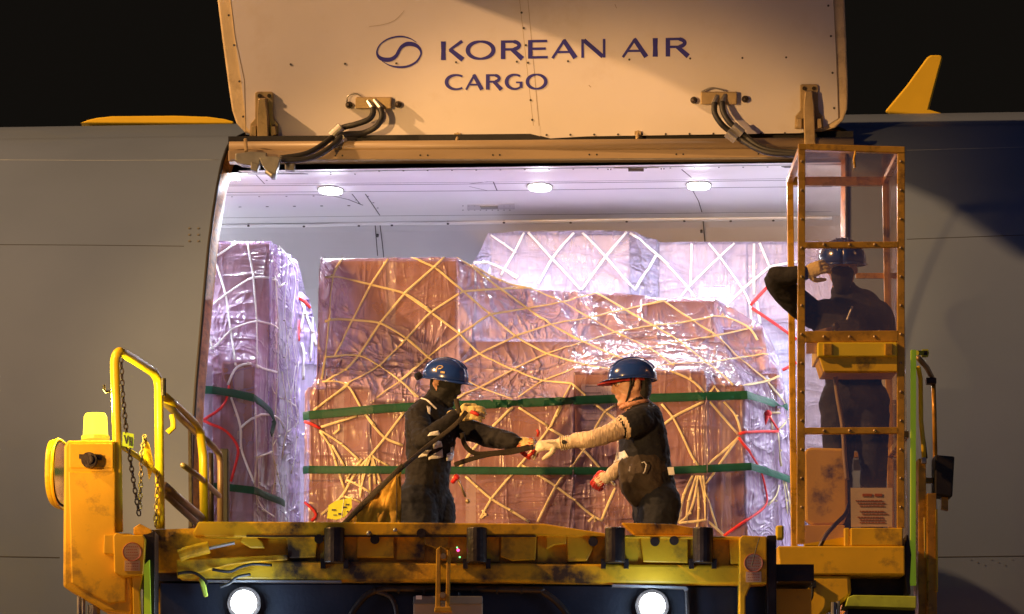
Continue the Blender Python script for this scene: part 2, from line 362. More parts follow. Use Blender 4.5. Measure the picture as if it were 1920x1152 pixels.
# right side with a rounded upper corner
for i, t in enumerate(ths):
    d = (TH_T-t)*R
    if d < .22: XRs[i] -= .22-math.sqrt(max(0, .22**2-(.22-d)**2))
full = [TH_T+(PI*1.1-TH_T)*i/30 for i in range(31)]; low = [TH_B-(PI*.9-(-TH_B))*(1-i/24) for i in range(25)]
XS0, XS1 = -16, 16
mb = MB()
def skin_rows(thl, xa, xb, n):
    rows = []
    for t, a, b in zip(thl, xa, xb): rows.append([fus(lerp(a, b, (j/n)), t) for j in range(n+1)])
    mb.grid(rows)
skin_rows(ths, [XS0]*len(ths), XLs, 12)
skin_rows(ths, XRs, [XS1]*len(ths), 12)
for arr, xl, xr in ((full, XLs[-1], XRs[-1]), (low, XLs[0], XRs[0])):
    skin_rows(arr, [XS0]*len(arr), [xl]*len(arr), 12); skin_rows(arr, [xl]*len(arr), [xr]*len(arr), 6); skin_rows(arr, [xr]*len(arr), [XS1]*len(arr), 12)
fuselage = mb.build('fuselage', M['skin_blue'], air, smooth=True, local=True)
fb = world_bvh(fuselage)
# rim of the opening: painted edge going inwards, black seal on the outer lip
mb = MB(); edge = [fus(x, t) for x, t in zip(XLs, ths)]; edgeR = [fus(x, t) for x, t in zip(XRs, ths)]
def inward(p, d, dx=0): v = Vector((0, YC-p.y, ZC-p.z)); v.normalize(); return p+v*d+Vector((dx, 0, 0))
for E, dx in ((edge, .035), (edgeR, -.035)):
    mb.grid([[inward(p, -.004), inward(p, .05, dx), inward(p, .10, dx*1.1)] for p in E])
mb.build('opening_rim', M['rim'], air, local=True, smooth=True)
mb = MB()
for E in (edge, edgeR): mb.tube([inward(p, -.006) for p in E], .011, 8)
mb.build('door_seal', M['black'], air, local=True, smooth=True)
# skin joints and rivets
mb = MB()
for pts in ([(0,459),(180,460),(345,462)], [(0,1044),(60,1045),(112,1046)], [(1700,449),(1920,441)], [(1755,1045),(1920,1043)]): ribbon(mb, fb, pts, .006, 0, .6, 20)
mb.build('skin_joint', M['seam_fus'], air)
mb = MB()
for pts in ([(0,300),(200,301),(410,300)], [(1700,282),(1920,276)]): ribbon(mb, fb, pts, .007, .0, .12, 20)
mb.build('skin_crease', M['seam_light'], air, smooth=True)
mb = MB(); dots(mb, fb, [(x, y) for x in (355, 372) for y in (429, 441, 453)], .008, .005)
mb.build('rivet_cluster', M['greymetal'], air)
mb = MB(); dots(mb, fb, [(1820+i*13, 1050+(i%3)*5) for i in range(7)], .003, .003); mb.build('rivet_row', M['greymetal'], air)
# antennas on the crown
Ya = YC
mb = MB(); base = [(1660,208),(1668,212),(1745,218),(1769,221),(1769,213),(1742,205),(1768,108),(1764,103),(1745,103),(1738,108),(1700,160)]
mb.pp(base, 2.7, .05)
mb.build('blade_antenna', M['ant_lamp_yellow'], air, bevel=.015, smooth=False)
mb = MB(); mb.pp([(150,231),(165,225),(182,221),(210,218),(330,217),(390,219),(420,223),(438,228),(438,232)], 2.75, .25)
mb.build('flat_antenna_fairing', M['ant_lamp_yellow'], air, bevel=.02)

# ---- hold lining, ceiling, floor
prof = [(1.07,3.208),(1.3,3.235),(1.75,3.275),(2.05,3.295),(2.6,3.33),(3.2,3.37),(3.82,3.405),(3.95,3.36),(4.5,3.05),(5.0,2.55),(5.4,1.9),(5.6,1.2),(5.6,.6),(5.45,.0)]
def lin_x(x): return x
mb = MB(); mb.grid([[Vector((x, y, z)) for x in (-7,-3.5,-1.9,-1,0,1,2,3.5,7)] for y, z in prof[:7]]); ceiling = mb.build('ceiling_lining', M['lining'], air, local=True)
mb = MB(); mb.grid([[Vector((x, y, z)) for x in (-7,-3.5,-1.9,-1,0,1,2,3.5,7)] for y, z in prof[6:]])
mb.add([(-7,0,0),(-7,5.5,0),(-7,5.5,3.5),(-7,.9,3.3)], [(0,1,2,3)]); mb.add([(7,0,0),(7,5.5,0),(7,5.5,3.5),(7,.9,3.3)], [(0,1,2,3)])
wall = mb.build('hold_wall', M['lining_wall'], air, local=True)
mb = MB(); mb.box((-7,-.1,-.04), (7,5.45,-.004)); mb.build('cargo_floor', M['alu'], air, local=True)
MB().grid([[Vector((x, y, z_)) for x in (-1.78, 0, 1.98)] for y, z_ in ((.90, 3.188), (1.085, 3.214))]).build('header_underside', M['lining'], air, local=True)
# inner side lining beside the opening (behind the skin)
mb = MB()
for xa, xb in ((-7, -2.05), (2.12, 7)):
    mb.grid([[fus(x, t, R-.13) for x in (xa, xb)] for t in [lerp(TH_B, TH_T*.98, i/20) for i in range(21)]])
mb.build('side_lining', M['lining'], air, local=True, smooth=True)
cb, wb = world_bvh(ceiling), world_bvh(wall)
mb = MB()
for pts, wd in (([(400,349),(900,345),(1340,340),(1560,337)], .010), ([(400,346),(900,342),(1340,337),(1560,334)], .006), ([(405,361),(900,358),(1340,352),(1560,350)], .010),
            ([(414,366),(655,365),(680,385)], .009), ([(685,364),(712,404)], .007), ([(480,328),(496,345)], .006), ([(1278,300),(1296,333)], .007),([(1296,352),(1310,378),(1316,398)], .006),
            ([(660,364),(676,384)],.007), ([(880,345),(915,341),(925,341),(932,358)], .007), ([(915,358),(880,350)], .005),
            ([(400,409),(720,405),(1100,402),(1560,397)], .007)):
    ribbon(mb, cb, pts, wd, 0, .4, 30)
mb.build('panel_seam', M['seam'], ceiling)
mb = MB()
for pts in ([(712,418),(720,480),(724,560)], [(1318,408),(1322,455),(1325,500)], [(703,418),(708,480)]): ribbon(mb, wb, pts, .006, 0, .4, 20)
mb.build('wall_seam', M['seam'], wall)
mb = MB()
ribbon(mb, wb, [(395,413),(800,411),(1200,405),(1560,401)], .045, .01, .25, 30); mb.build('cove_trim', M['lining'], wall, smooth=True)
mb = MB()
dots(mb, cb, [(450+i*51, 388-i*.6) for i in range(5)], .010, .003, 8)
dots(mb, cb, [(435+i*51, 369-i*.5) for i in range(5)]+[(668,375),(672,381),(690,368),(700,380),(708,390),(620,306),(500,338)], .006, .003, 8)
dots(mb, cb, [(620+45.5*i, 309-.5*i) for i in range(20)], .006, .003, 6)
dots(mb, cb, [(1140+i*5, 305+j*6) for i in (0,1) for j in range(3)]+[(1240+i*5, 304+j*6) for i in (0,1) for j in range(3)], .004, .003, 6)
dots(mb, cb, [(868+i*11, 386) for i in range(9)]+[(868+i*11, 394) for i in range(9)], .005, .003, 6)
mb.build('ceiling_screws', M['seam'], ceiling)
mb = MB(); dots(mb, wb, [(466,414),(570,412),(673,411),(735,410),(840,407),(945,405),(1070,405),(1175,403),(1283,402),(1370,402),(1450,401),(708,440),(1315,432)], .009, .02, 8); mb.build('wall_screws', M['seam'], wall)
def ceil_patch(name, px, m, off=.006, parent=ceiling):
    q = MB(); P = [cast(cb, x, y) for x, y in px]; q.prism([p+n*.0 for p, n in P], P[0][1]*off); return q.build(name, m, parent)
ceil_patch('ceiling_hatch', [(1150,306),(1150,314),(1235,314),(1235,306)], M['lining_wall'], .003)
h = ceil_patch('hatch_handle', [(1178,307),(1178,312),(1207,312),(1207,307)], M['seam'], .02)
ceil_patch('ceiling_hatch', [(876,384),(876,394),(965,392),(965,382)], M['lining_wall'], .002)
ceil_patch('hatch_handle', [(900,386),(902,391),(934,390),(933,385)], M['greymetal'], .006)
ceil_patch('dark_recess', [(463,308),(470,326),(578,326),(565,307)], M['seam'], .004)
ceil_patch('dark_recess', [(1465,303),(1472,314),(1510,314),(1510,302)], M['seam'], .004)
for i, (px, py) in enumerate([(620,355),(1012,349),(1310,346)]):
    p, n = cast(cb, px, py); p2, _ = cast(cb, px+27, py-.4); ax = (p2-p).normalized(); ay = n.cross(ax)
    b = .0; q = MB(); ring = []
    pd, _ = cast(cb, px, py+5.5); rb = (pd-p).length
    hp = MB()
    for k in range(28):
        a = 2*PI*k/28; ring.append(p+ax*(.072*math.copysign(abs(math.cos(a))**.7, math.cos(a)))+ay*(rb*math.sin(a)))
    hp.prism([p+(r_-p)*1.18 for r_ in ring], n*.008); hs = hp.build('ceiling_light', M['greymetal'], air, smooth=False)
    q.prism([r_+n*.008 for r_ in ring], n*.011); q.build('lamp_lens', M['ceil'], hs)
    ld = bpy.data.lights.new('ceiling_lamp_light', 'AREA'); ld.shape = 'ELLIPSE'; ld.size = .18; ld.size_y = .1; ld.energy = 36; ld.color = (.86, .90, 1)
    lo = bpy.data.objects.new('ceiling_lamp_light', ld); COL.objects.link(lo); lo.parent = hs
    im = inv_of(hs); pos = im @ (p+n*.055); lo.location = pos; lo.rotation_euler = (0, 0, 0)
# lamps added out of view to brighten the hold and its far row
for X, Y_, E in ((-3.6,2.2,46),(3.3,2.2,40),(5.2,2.2,40),(-5.2,2.2,40),(-2.4,4.3,22),(-.4,4.5,14),(1.2,4.5,14),(2.8,4.3,18),(4.6,4.3,20), (-1.9,1.15,14)):
    q = MB(); zz = np.interp(Y_, [a for a, b in prof[:7]], [b for a, b in prof[:7]])-.02 if Y_ < 3.9 else 3.0
    q.box((X-.09, Y_-.04, zz-.012), (X+.09, Y_+.04, zz)); o = q.build('ceiling_light', M['ceil'], air, local=True)
    ld = bpy.data.lights.new('ceiling_lamp_light', 'AREA'); ld.shape = 'RECTANGLE'; ld.size = .2; ld.size_y = .1; ld.energy = E; ld.color = (.84, .89, 1)
    lo = bpy.data.objects.new('ceiling_lamp_light', ld); COL.objects.link(lo); lo.parent = o; lo.location = (X, Y_, zz-.03)

for X in (-2.75, 2.85):     # unseen lamps added beside the opening to brighten ceiling and far load
    q = MB(); q.box((X-.12, .60, 2.28), (X+.12, .68, 2.36)); o = q.build('added_wall_fill', M['ceil'], air, local=True)
    ld = bpy.data.lights.new('wall_fill_light', 'POINT'); ld.energy = 62; ld.color = (.84, .89, 1); ld.shadow_soft_size = .12
    lo = bpy.data.objects.new('wall_fill_light', ld); COL.objects.link(lo); lo.parent = o; lo.location = (X, .86, 2.32)
# ---- header below the raised door
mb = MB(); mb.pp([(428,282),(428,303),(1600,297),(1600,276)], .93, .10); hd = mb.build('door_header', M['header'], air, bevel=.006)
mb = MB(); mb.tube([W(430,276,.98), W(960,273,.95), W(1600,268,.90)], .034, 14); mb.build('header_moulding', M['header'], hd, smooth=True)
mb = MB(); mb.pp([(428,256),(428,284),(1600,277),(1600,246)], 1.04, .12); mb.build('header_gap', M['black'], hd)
hb = world_bvh(hd)
mb = MB(); dots(mb, hb, [(x, 293-(x-430)*.004) for x in (629,642,788,802,924,937,1105,1119,1268,1281,1422,1436)], .006, .002, 8); mb.build('header_holes', M['black'], hd)
mb = MB(); mb.tube([W(432,300,.92), W(960,300,.92), W(1600,296,.92)], .006, 6)
mb.build('header_lip', M['steel'], hd)

# ---- the cargo door, swung up
D0, D1, D2 = W(443,260,1.18), W(1590,246,.92), W(405,-20,.95)
dn = (D1-D0).cross(D2-D0).normalized()
if dn.y > 0: dn = -dn
def D(px, py, off=0): return plane_hit(px, py, D0+dn*off, dn)
door = MB()
outer = [(403,-45),(405,-20),(416,70),(430,175),(435,208),(443,232),(458,248),(482,258),(760,257),(1100,254),(1540,248),(1566,240),(1581,226),(1589,205),(1590,170),(1587,80),(1583,-20),(1582,-45)]
door.prism([D(x, y) for x, y in outer], -dn*.13)
UL, UR = D(403,-45), D(1582,-45)   # unseen upper door part, curve shaped so its shadow falls on the hull
for k in range(6):
    a0, a1 = math.radians(25+k*14), math.radians(25+(k+1)*14); st = .46
    if k == 0: qa, qb = UL.copy(), UR.copy()
    v = Vector((0, -math.sin(a1), math.cos(a1)))*st; na = -Vector((0, -math.cos(a1), -math.sin(a1)))*.13
    door.prism([qa, qa+v, qb+v, qb], na); qa, qb = qa+v, qb+v
dr = door.build('cargo_door', M['door_edge'], air, bevel=.012)
inner = [(428,-45),(430,-20),(440,70),(452,150),(458,200),(462,238),(474,252),(500,261),(1013,261),(1100,256),(1500,250),(1540,242),(1572,222),(1571,170),(1566,60),(1562,-20),(1561,-45)]
mb = MB(); mb.prism([D(x, y, .012) for x, y in inner], -dn*.010); pan = mb.build('door_liner', M['door_white'], dr)
def door_dots(pts, r, h=.004, off=.012, m='seam', name='screws', parent=None):
    q = MB()
    for x, y in pts: p = D(x, y, off); q.tube([p, p+dn*h], r, 8)
    return q.build(name, M[m], parent or pan)
door_dots([(533+44.7*i, 257-.33*i) for i in range(23)], .007, name='liner_screws')
door_dots([(545,121),(647,120),(743,119),(855,117),(969,116),(1065,115),(1180,112),(1294,110),(1392,109),(1474,108)], .007, name='liner_screws')
door_dots([(429,29),(439,85),(449,153),(456,219),(1553,11),(1558,68),(1561,137),(1564,203),(978,24),(982,53),(986,85),(990,118),(995,188),(998,225)], .0075, name='liner_screws')
mb = MB(); mb.prism([D(x, y, .012) for x, y in [(973,-45),(974,-20),(1000,236),(985,238),(985,258),(1013,262),(1013,238),(1010,236),(988,-20),(987,-45)]], dn*.0008); mb.build('liner_strip', M['door_white'], pan, bevel=.001)
def dribbon(q, pts, ws, off, closed=False, m=None):
    P = [Vector((x, y)) for x, y in pts]; n = len(P); vs = []; fs = []
    for i, p in enumerate(P):
        a = P[(i-1) % n] if closed or i > 0 else p; b = P[(i+1) % n] if closed or i < n-1 else p
        t = (b-a).normalized(); nn = Vector((-t.y, t.x)); ww = ws[i] if isinstance(ws, (list, tuple)) else ws
        A, B = p+nn*ww/2, p-nn*ww/2; vs += [D(A.x, A.y, off), D(B.x, B.y, off)]
    for i in range(n if closed else n-1):
        j = (i+1) % n; fs.append((2*i, 2*j, 2*j+1, 2*i+1))
    q.add(vs, fs)
def smooth_pts(pts, k=6, closed=False):
    out = []; n = len(pts)
    rng = range(n) if closed else range(n-1)
    for i in rng:
        p0, p1, p2, p3 = [pts[(i+d) % n] if closed else pts[min(max(i+d, 0), n-1)] for d in (-1, 0, 1, 2)]
        for j in range(k):
            t = j/k; out.append(tuple(.5*((2*b)+(-a+c)*t+(2*a-5*b+4*c-d)*t*t+(-a+3*b-3*c+d)*t**3) for a, b, c, d in zip(p0, p1, p2, p3)))
    if not closed: out.append(tuple(pts[-1]))
    return out
# panel scratches and seams
q = MB(); dribbon(q, [(430,-20),(441,70),(458,150),(461,252)], 1.2, .0131); dribbon(q, [(1562,-20),(1568,100),(1572,222)], 1.2, .0131)
dribbon(q, [(972,-20),(1000,236)], .7, .0133); dribbon(q, [(988,-20),(1011,236)], .7, .0134)
dribbon(q, smooth_pts([(692,50),(720,46),(742,37),(758,20)]), .6, .0134)
dribbon(q, [(1104,160),(1108,164)], 1.2, .0134); dribbon(q, [(1153,8),(1156,16)], .8, .0134)
q.build('liner_marks', M['header'], pan)
# lettering
LT = MB(); loff = [.0136]
def lput(pts, ws, x0, x1, top, bot, closed=False):
    loff[0] += .00004
    P = [(lerp(x0, x1, x), lerp(bot(lerp(x0, x1, x)), top(lerp(x0, x1, x)), y)) for x, y in pts]
    h_ = bot(x0)-top(x0)
    dribbon(LT, P, [v*h_ for v in ws] if isinstance(ws, list) else ws*h_, loff[0], closed)
def arc(cx, cy, rx, ry, a0, a1, n=22): return [(cx+rx*math.cos(math.radians(lerp(a0, a1, i/n))), cy+ry*math.sin(math.radians(lerp(a0, a1, i/n)))) for i in range(n+1)]
def letter(c, x0, x1, top, bot):
    w_ = x1-x0; h_ = bot(x0)-top(x0); T, t = .24, .135; f = lambda v: v*h_/w_   # stroke widths as share of the height
    hT = f(T)/2
    S = lambda pts, ws, cl=False: lput(pts, ws, x0, x1, top, bot, cl)
    if c == 'I': S([(.5,0),(.5,.5),(.5,1)], [T*1.15, T, T*1.15])
    if c == 'K': S([(hT,0),(hT,.5),(hT,1)], [T*1.1, T*.95, T*1.1]); S([(.33,.52),(.86,1)], [t*.9, t*1.3]); S([(.36,.56),(.89,0)], [T*.9, T*1.15])
    if c == 'E': S([(hT,0),(hT,1)], T); S([(hT,.935),(.97,.935)], t); S([(hT,.53),(.90,.53)], t); S([(hT,.068),(1,.068)], t)
    if c == 'A': S([(.055,0),(.50,.98)], t*1.05); S([(.46,.98),(.90,0)], [T*.95, T*1.1]); S([(.24,.33),(.76,.33)], t*.9)
    if c == 'N': S([(.07,0),(.07,1)], t*1.05); S([(.12,.95),(.88,.05)], T*.95); S([(.93,0),(.93,1)], t*1.05)
    if c == 'O':
        n = 36; P = [(.5+.43*math.cos(2*PI*i/n), .5+.46*math.sin(2*PI*i/n)) for i in range(n)]
        S(P, [lerp(t*.85, T*.95, abs(math.cos(2*PI*i/n))) for i in range(n)], True)
    if c in 'CG':
        n = 28; P = arc(.54, .5, .46, .46, 52, 308, n); ws = [lerp(t, T, max(0, -math.cos(math.radians(lerp(52, 308, i/n))))) for i in range(n+1)]; S(P, ws)
        if c == 'G': S([(.88,.10),(.88,.48)], T*.8); S([(.60,.46),(.96,.46)], t*.8)
    if c == 'R':
        S([(hT,0),(hT,1)], T); P = [(hT,.935),(.45,.935)]+arc(.45,.725,.30,.21,80,-80,12)+[(.45,.515),(hT,.515)]; S(P, [t]*3+[T*.85]*11+[t]*3)
        S([(.45,.52),(.60,.34),(.88,0)], [T*.9, T*.95, T*1.15])
bot1 = lambda x: 113-(x-826)*.0155; top1 = lambda x: bot1(x)-35
for c, a, b in (('K',827,873),('O',873,929),('R',939,985),('E',990,1027),('A',1033,1084),('N',1089,1136),('A',1165,1217),('I',1222,1235),('R',1248,1296)): letter(c, a, b, top1, bot1)
LT.build('lettering', M['navy'], pan, label='navy airline name in capitals'); LT = MB()
bot2 = lambda x: 169-(x-834)*.006; top2 = lambda x: bot2(x)-29
for c, a, b in (('C',834,874),('A',872,907),('R',911,944),('G',947,981),('O',986,1026)): letter(c, a, b, top2, bot2)
LT.build('lettering', M['navy'], pan, label='smaller navy word cargo under the airline name')
lg = conv(380, 0, 3, [(1203,240),(1165,217),(1110,206),(1045,219),(998,252),(980,292),(992,322),(1022,336),(1060,334),(1088,315),(1104,286),(1122,262),(1152,248),(1190,252),(1218,272),(1228,303),(1205,345),(1162,371),(1112,379),(1058,371),(1008,345)])
lw = [1,2.2,3,2.6,2.2,3,6.2,8,7.5,6.4,6,6.6,8,7.6,5.4,3.2,3.6,4.2,4,2.6,.8]
LP = smooth_pts([(a, b, c) for (a, b), c in zip(lg, lw)])
q = MB(); dribbon(q, [(a, b) for a, b, c in LP], [c for a, b, c in LP], .0136); q.build('airline_emblem', M['navy'], pan, label='navy oval emblem with an S-shaped swirl')
# hinge arms on the door
def hinge(xc, y0, dark):
    k = MB(); sx = 1
    P = [(xc-17,y0+2),(xc-13,y0),(xc+13,y0),(xc+17,y0+3),(xc+17,y0+42),(xc+19,y0+52),(xc+26,y0+60),(xc+27,y0+84),(xc-27,y0+84),(xc-26,y0+60),(xc-17,y0+50)]
    k.prism([D(x, y, .014) for x, y in P], dn*.02); hh = k.build('door_hinge', M['bronze'], dr, bevel=.004)
    k = MB(); k.prism([D(x, y, .03) for x, y in [(xc-8,y0+12),(xc+5,y0+12),(xc+9,y0+40),(xc+12,y0+118),(xc-9,y0+118),(xc-11,y0+40)]], dn*.09); k.build('hinge_arm', M['bronze'], hh, bevel=.006)
    k = MB(); k.prism([D(x, y, .034) for x, y in [(xc+14,y0+64),(xc+22,y0+64),(xc+24,y0+80),(xc+14,y0+84)]], dn*.05); k.prism([D(x, y, .034) for x, y in [(xc-14,y0+64),(xc-22,y0+64),(xc-24,y0+80),(xc-14,y0+84)]], dn*.05); k.build('hinge_lug', M['bronze'], hh, bevel=.003)
    k = MB()
    for bx in (-9, 9): p = D(xc+bx, y0+8, .034); k.tube([p, p+dn*.012], .013, 8)
    for bx in (-18, 18): p = D(xc+bx, y0+70, .034); k.tube([p, p+dn*.012], .012, 8)
    k.build('hinge_bolt', M['grease'], hh)
hinge(496, 172, 0); hinge(1517, 158, 1)
# left latch machinery under the hinge
q = MB(); q.pp([(441,288),(441,302),(452,308),(486,312),(488,300),(500,296),(500,286),(470,284)], .80, .1); q.pp([(470,303),(470,318),(482,322),(486,308)], .78, .06); q.pp([(534,305),(534,318),(552,320),(553,306)], .82, .06); q.build('latch_mechanism', M['greymetal'], air, bevel=.006)
q = MB(); q.pp([(486,296),(491,308),(498,318),(504,324),(508,333),(516,333),(518,322),(522,312),(526,296),(518,293),(496,293)], .70, .08); q.tube([W(500,322,.72), W(512,331,.68)], .016, 10); q.build('latch_hook', M['greymetal'], air, bevel=.008)
q = MB(); q.tube([W(460,262,.9), W(462,285,.82)], .012); q.build('latch_rod', M['bronze'], air)
# hose manifolds, hoses, clamps
def manifold(x0, x1, y0, y1, bulbs, pipe):
    k = MB(); k.prism([D(x, y, .013) for x, y in [(x0,y0),(x0,y1),(x1,y1),(x1,y0)]], dn*.05); mm = k.build('hose_manifold', M['bronze'], dr, bevel=.006)
    k = MB()
    for bx, by in bulbs: p = D(bx, by, .014); k.tube([p, p+dn*.03], .022, 12); k.sphere(p+dn*.035, .017)
    k.build('lamp_socket', M['grease'], mm, smooth=False)
    k = MB(); k.tube([D(x, y, .05) for x, y in smooth_pts(pipe)], .005, 8); k.build('thin_pipe', M['steel'], mm, smooth=True)
    return mm
m1 = manifold(668, 735, 182, 204, [(655,197),(747,196)], [(650,192),(653,180),(668,176),(685,187),(695,190)])
m2 = manifold(1314, 1382, 172, 196, [(1301,188),(1397,186)], [(1316,172),(1335,165),(1358,170)])
def hose(pts, r=.019):
    q = MB(); q.tube([D(x, y, o) if o is not None else W(x, y, yy) for x, y, o, yy in pts], r, 12); return q.build('hydraulic_hose', M['black'], dr, smooth=True)
def hosepath(L):   # (px,py,offset from the door)
    return [D(x, y, o) for x, y, o in smooth_pts(L, 6)]
for L in ([(699,203,.10),(699,214,.13),(690,225,.15),(665,234,.15),(640,241,.14),(622,258,.22),(600,275,.30),(570,290,.36),(525,297,.40)],
          [(713,203,.10),(716,220,.13),(705,238,.16),(680,250,.16),(645,253,.2),(628,270,.27),(600,290,.36),(565,300,.40),(525,300,.42)],
          [(1340,194,.10),(1340,212,.14),(1352,232,.16),(1368,246,.15),(1390,262,.2),(1420,280,.27),(1450,288,.31),(1500,290,.33)],
          [(1354,192,.10),(1356,210,.14),(1368,230,.17),(1385,243,.17),(1400,258,.2),(1425,276,.26),(1455,284,.30),(1500,286,.33)]):
    q = MB(); q.tube(hosepath(L), .0185, 12); q.build('hydraulic_hose', M['black'], dr, smooth=True)
q = MB()
for a, b in (((622,255),(640,238)),((628,270),(646,256)),((1363,249),(1380,262)),((1374,236),(1392,251))):
    q.tube([D(*a, .20), D(*b, .20)], .030, 14)
q.build('hose_clamp', M['steel'], dr, smooth=False)
q = MB()
for a, b in (((690,190),(700,205)),((702,188),(714,203)),((1345,180),(1338,196)),((1360,178),(1353,194))): q.tube([D(*a, .06), D(*b, .10)], [.014, .018], 8)
q.build('hose_coupling', M['steel'], dr)
for x, y in ((858, 250), (1196, 246)):
    q = MB(); q.tube([D(x, y, .02), D(x-1, y+12, .05), D(x-2, y+24, .05), D(x+4, y+36, .07), D(x+9, y+43, .08)], [.008,.012,.009,.009,.012], 8); q.prism([D(a, b, .014) for a, b in [(x-6,y),(x-6,y+7),(x+6,y+7),(x+6,y)]], dn*.02); q.build('door_hook', M['bronze'], dr, smooth=False)

# ================================================================== WRAPPED CARGO
def interp_poly(L, x):
    for a, b in zip(L[:-1], L[1:]):
        if a[0] <= x <= b[0]:
            t = (x-a[0])/max(1e-9, b[0]-a[0]); return [lerp(p, q, t) for p, q in zip(a, b)]
    return list(L[0] if x < L[0][0] else L[-1])
def membrane(sil, boxes, base, Yback, nx=240, nz=170, z0=.06, seed=0, wr=.018, left=None, right=None, iters=700, basepush=.0):
    """film draped over boxes. sil: (px,py,Y) of the top outline; boxes: (x0,x1,z0,z1,yf) in metres; base: front Y at pallet"""
    S = [W(*p) for p in sil]; SX = [(p.x, p.y, p.z) for p in S]
    xs = np.linspace(SX[0][0], SX[-1][0], nx); top = np.array([interp_poly(SX, x) for x in xs])   # x,y,z
    tt = np.linspace(0, 1, nz)
    Z = z0+(top[:, 2][None, :]-z0)*tt[:, None]; X = np.repeat(xs[None, :], nz, 0).copy()
    env = np.full((nz, nx), 9.0)
    for a, b, c, d, yf in boxes:
        mk = (X >= a-.008) & (X <= b+.008) & (Z >= c-.01) & (Z <= d+.01); env[mk] = np.minimum(env[mk], yf-.012)
    ytop = top[:, 1]; Y = np.minimum(env, np.linspace(base, 1, nz)[:, None]*0+ytop[None, :]); Y[0, :] = np.minimum(env[0], base)
    basef = np.minimum(env[0], base).copy()
    for it in range(iters):
        Yn = Y.copy()
        Yn[1:-1, 1:-1] = .25*(Y[:-2, 1:-1]+Y[2:, 1:-1])*1.2+.25*(Y[1:-1, :-2]+Y[1:-1, 2:])*.8
        Yn[1:-1, 0] = .5*(Y[:-2, 0]+Y[2:, 0]); Yn[1:-1, -1] = .5*(Y[:-2, -1]+Y[2:, -1])
        Yn[0, :] = basef; Yn[-1, :] = np.minimum(ytop, env[-1])
        Y = np.minimum(Yn, env)
    gap = np.clip((env-Y)*7, .03, 1); LS = np.clip((env-Y-.012)*9, 0, 1)
    for i in range(nz):
        for j in range(nx):
            x, z = X[i, j], Z[i, j]
            n1 = noise.noise(Vector((x*6.5+z*2.2, z*1.2, seed))); n2 = noise.noise(Vector((x*3.2-z*1.5, z*5.5, seed+9))); n3 = noise.noise(Vector((x*16+z*5, z*4, seed+5)))
            r1 = (1-abs(n1)*2)**2 if abs(n1) < .5 else 0; r2 = (1-abs(n2)*2)**2 if abs(n2) < .5 else 0
            Y[i, j] -= wr*gap[i, j]*(r1*.9+r2*1.0+n3*.5)
    rows = []; global LOOSE; LOOSE = []
    nb = 14
    for i in range(nz):
        row = []
        if left is not None:
            lx, ly = left
            for k in range(nb):
                t = k/nb; yy = lerp(ly, Y[i, 0], t); row.append(Vector((lerp(lx, X[i, 0], t), yy, Z[i, 0])))
        row += [Vector((X[i, j], Y[i, j], Z[i, j])) for j in range(nx)]; LOOSE += [float(v) for v in LS[i]]
        if right is not None:
            for k in range(1, nb*2+1):
                t = k/(nb*2); rx, ry, rz = right(tt[i]); s = math.sin(t*PI)
                p = Vector((X[i, -1], Y[i, -1], Z[i, -1])).lerp(Vector((rx, ry, rz)), t)
                p.x += .012*s*math.sin(t*26+i*.03+seed)+.01*noise.noise(Vector((t*14, i*.05, seed)))
                row.append(p); LOOSE.append(1.)
        rows.append(row)
    # over the top towards the back
    last = rows[-1]
    for k in range(1, 9):
        t = k/8; rows.append([Vector((p.x, lerp(p.y, max(Yback, p.y+.05), t), p.z+.012*math.sin(PI*t)*0-.04*t+.004*noise.noise(p*6+Vector((0, 0, k))))) for p in last])
    return rows
def film_object(rows, parent, m, name='plastic_film'):
    q = MB(); q.open = True; q.grid(rows); o = q.build(name, m, parent, smooth=True)
    at = o.data.attributes.new('loose', 'FLOAT', 'POINT'); n = len(o.data.vertices); at.data.foreach_set('value', (LOOSE+[.6]*n)[:n]); return o
CARTON_GROUP = 'brown cartons packed under the plastic film'
def carton(a, b, label, mtl='card', group=CARTON_GROUP, paper=None):
    t = empty('cardboard_carton', ((a[0]+b[0])/2, (a[1]+b[1])/2, a[2])); tag(t, label, 'carton', group)
    MB().box(a, b).build('carton_body', M[mtl], t, bevel=.008)
    zm = (a[0]+b[0])/2
    MB().box((zm-.03, a[1]-.0015, a[2]+.01), (zm+.03, a[1]-.0005, b[2]-.01)).build('packing_tape', M['card_light'], t)
    if paper:
        for (u0, v0, u1, v1) in paper:
            x0, x1, z0, z1 = lerp(a[0], b[0], u0), lerp(a[0], b[0], u1), lerp(a[2], b[2], v0), lerp(a[2], b[2], v1)
            q = MB(); q.box((x0, a[1]-.004, z0), (x1, a[1]-.002, z1)); l = q.build('shipping_label', M['paper'], t)
            q = MB(); n = 7
            for i in range(n):
                zz = lerp(z1-.01, z0+.012, i/(n-1)); q.box((x0+.01, a[1]-.0052, zz-.0025), (lerp(x0, x1, random.uniform(.5, .95)), a[1]-.0042, zz+.0025))
            q.build('label_print', M['ink'], l)
    return t
def pbx(x0, x1, yt, yf):   # world extents of a box front surveyed at depth yf
    a, b = W(x0, yt, yf), W(x1, yt, yf); return a.x, b.x, a.z
def net_object(bvh, lines, wd, m, parent, name='cargo_net', off=.006, fallY=.5, knots=True):
    q = MB(); q.open = False
    for i, L in enumerate(lines):
        ribbon(q, bvh, L, wd*random.uniform(.85, 1.1), off+.0006*(i % 9), .28, 9, fallY)
    if knots:
        seen = []
        for L in lines:
            for p in L[1:-1]:
                if all(math.hypot(p[0]-s_[0], p[1]-s_[1]) > 9 for s_ in seen):
                    seen.append(p); h_, n_ = cast(bvh, p[0], p[1], fallY); q.sphere(h_+n_*(off+.004), wd*.62, 8, 6, (1, .6, .8))
    return q.build(name, m, parent, smooth=True)

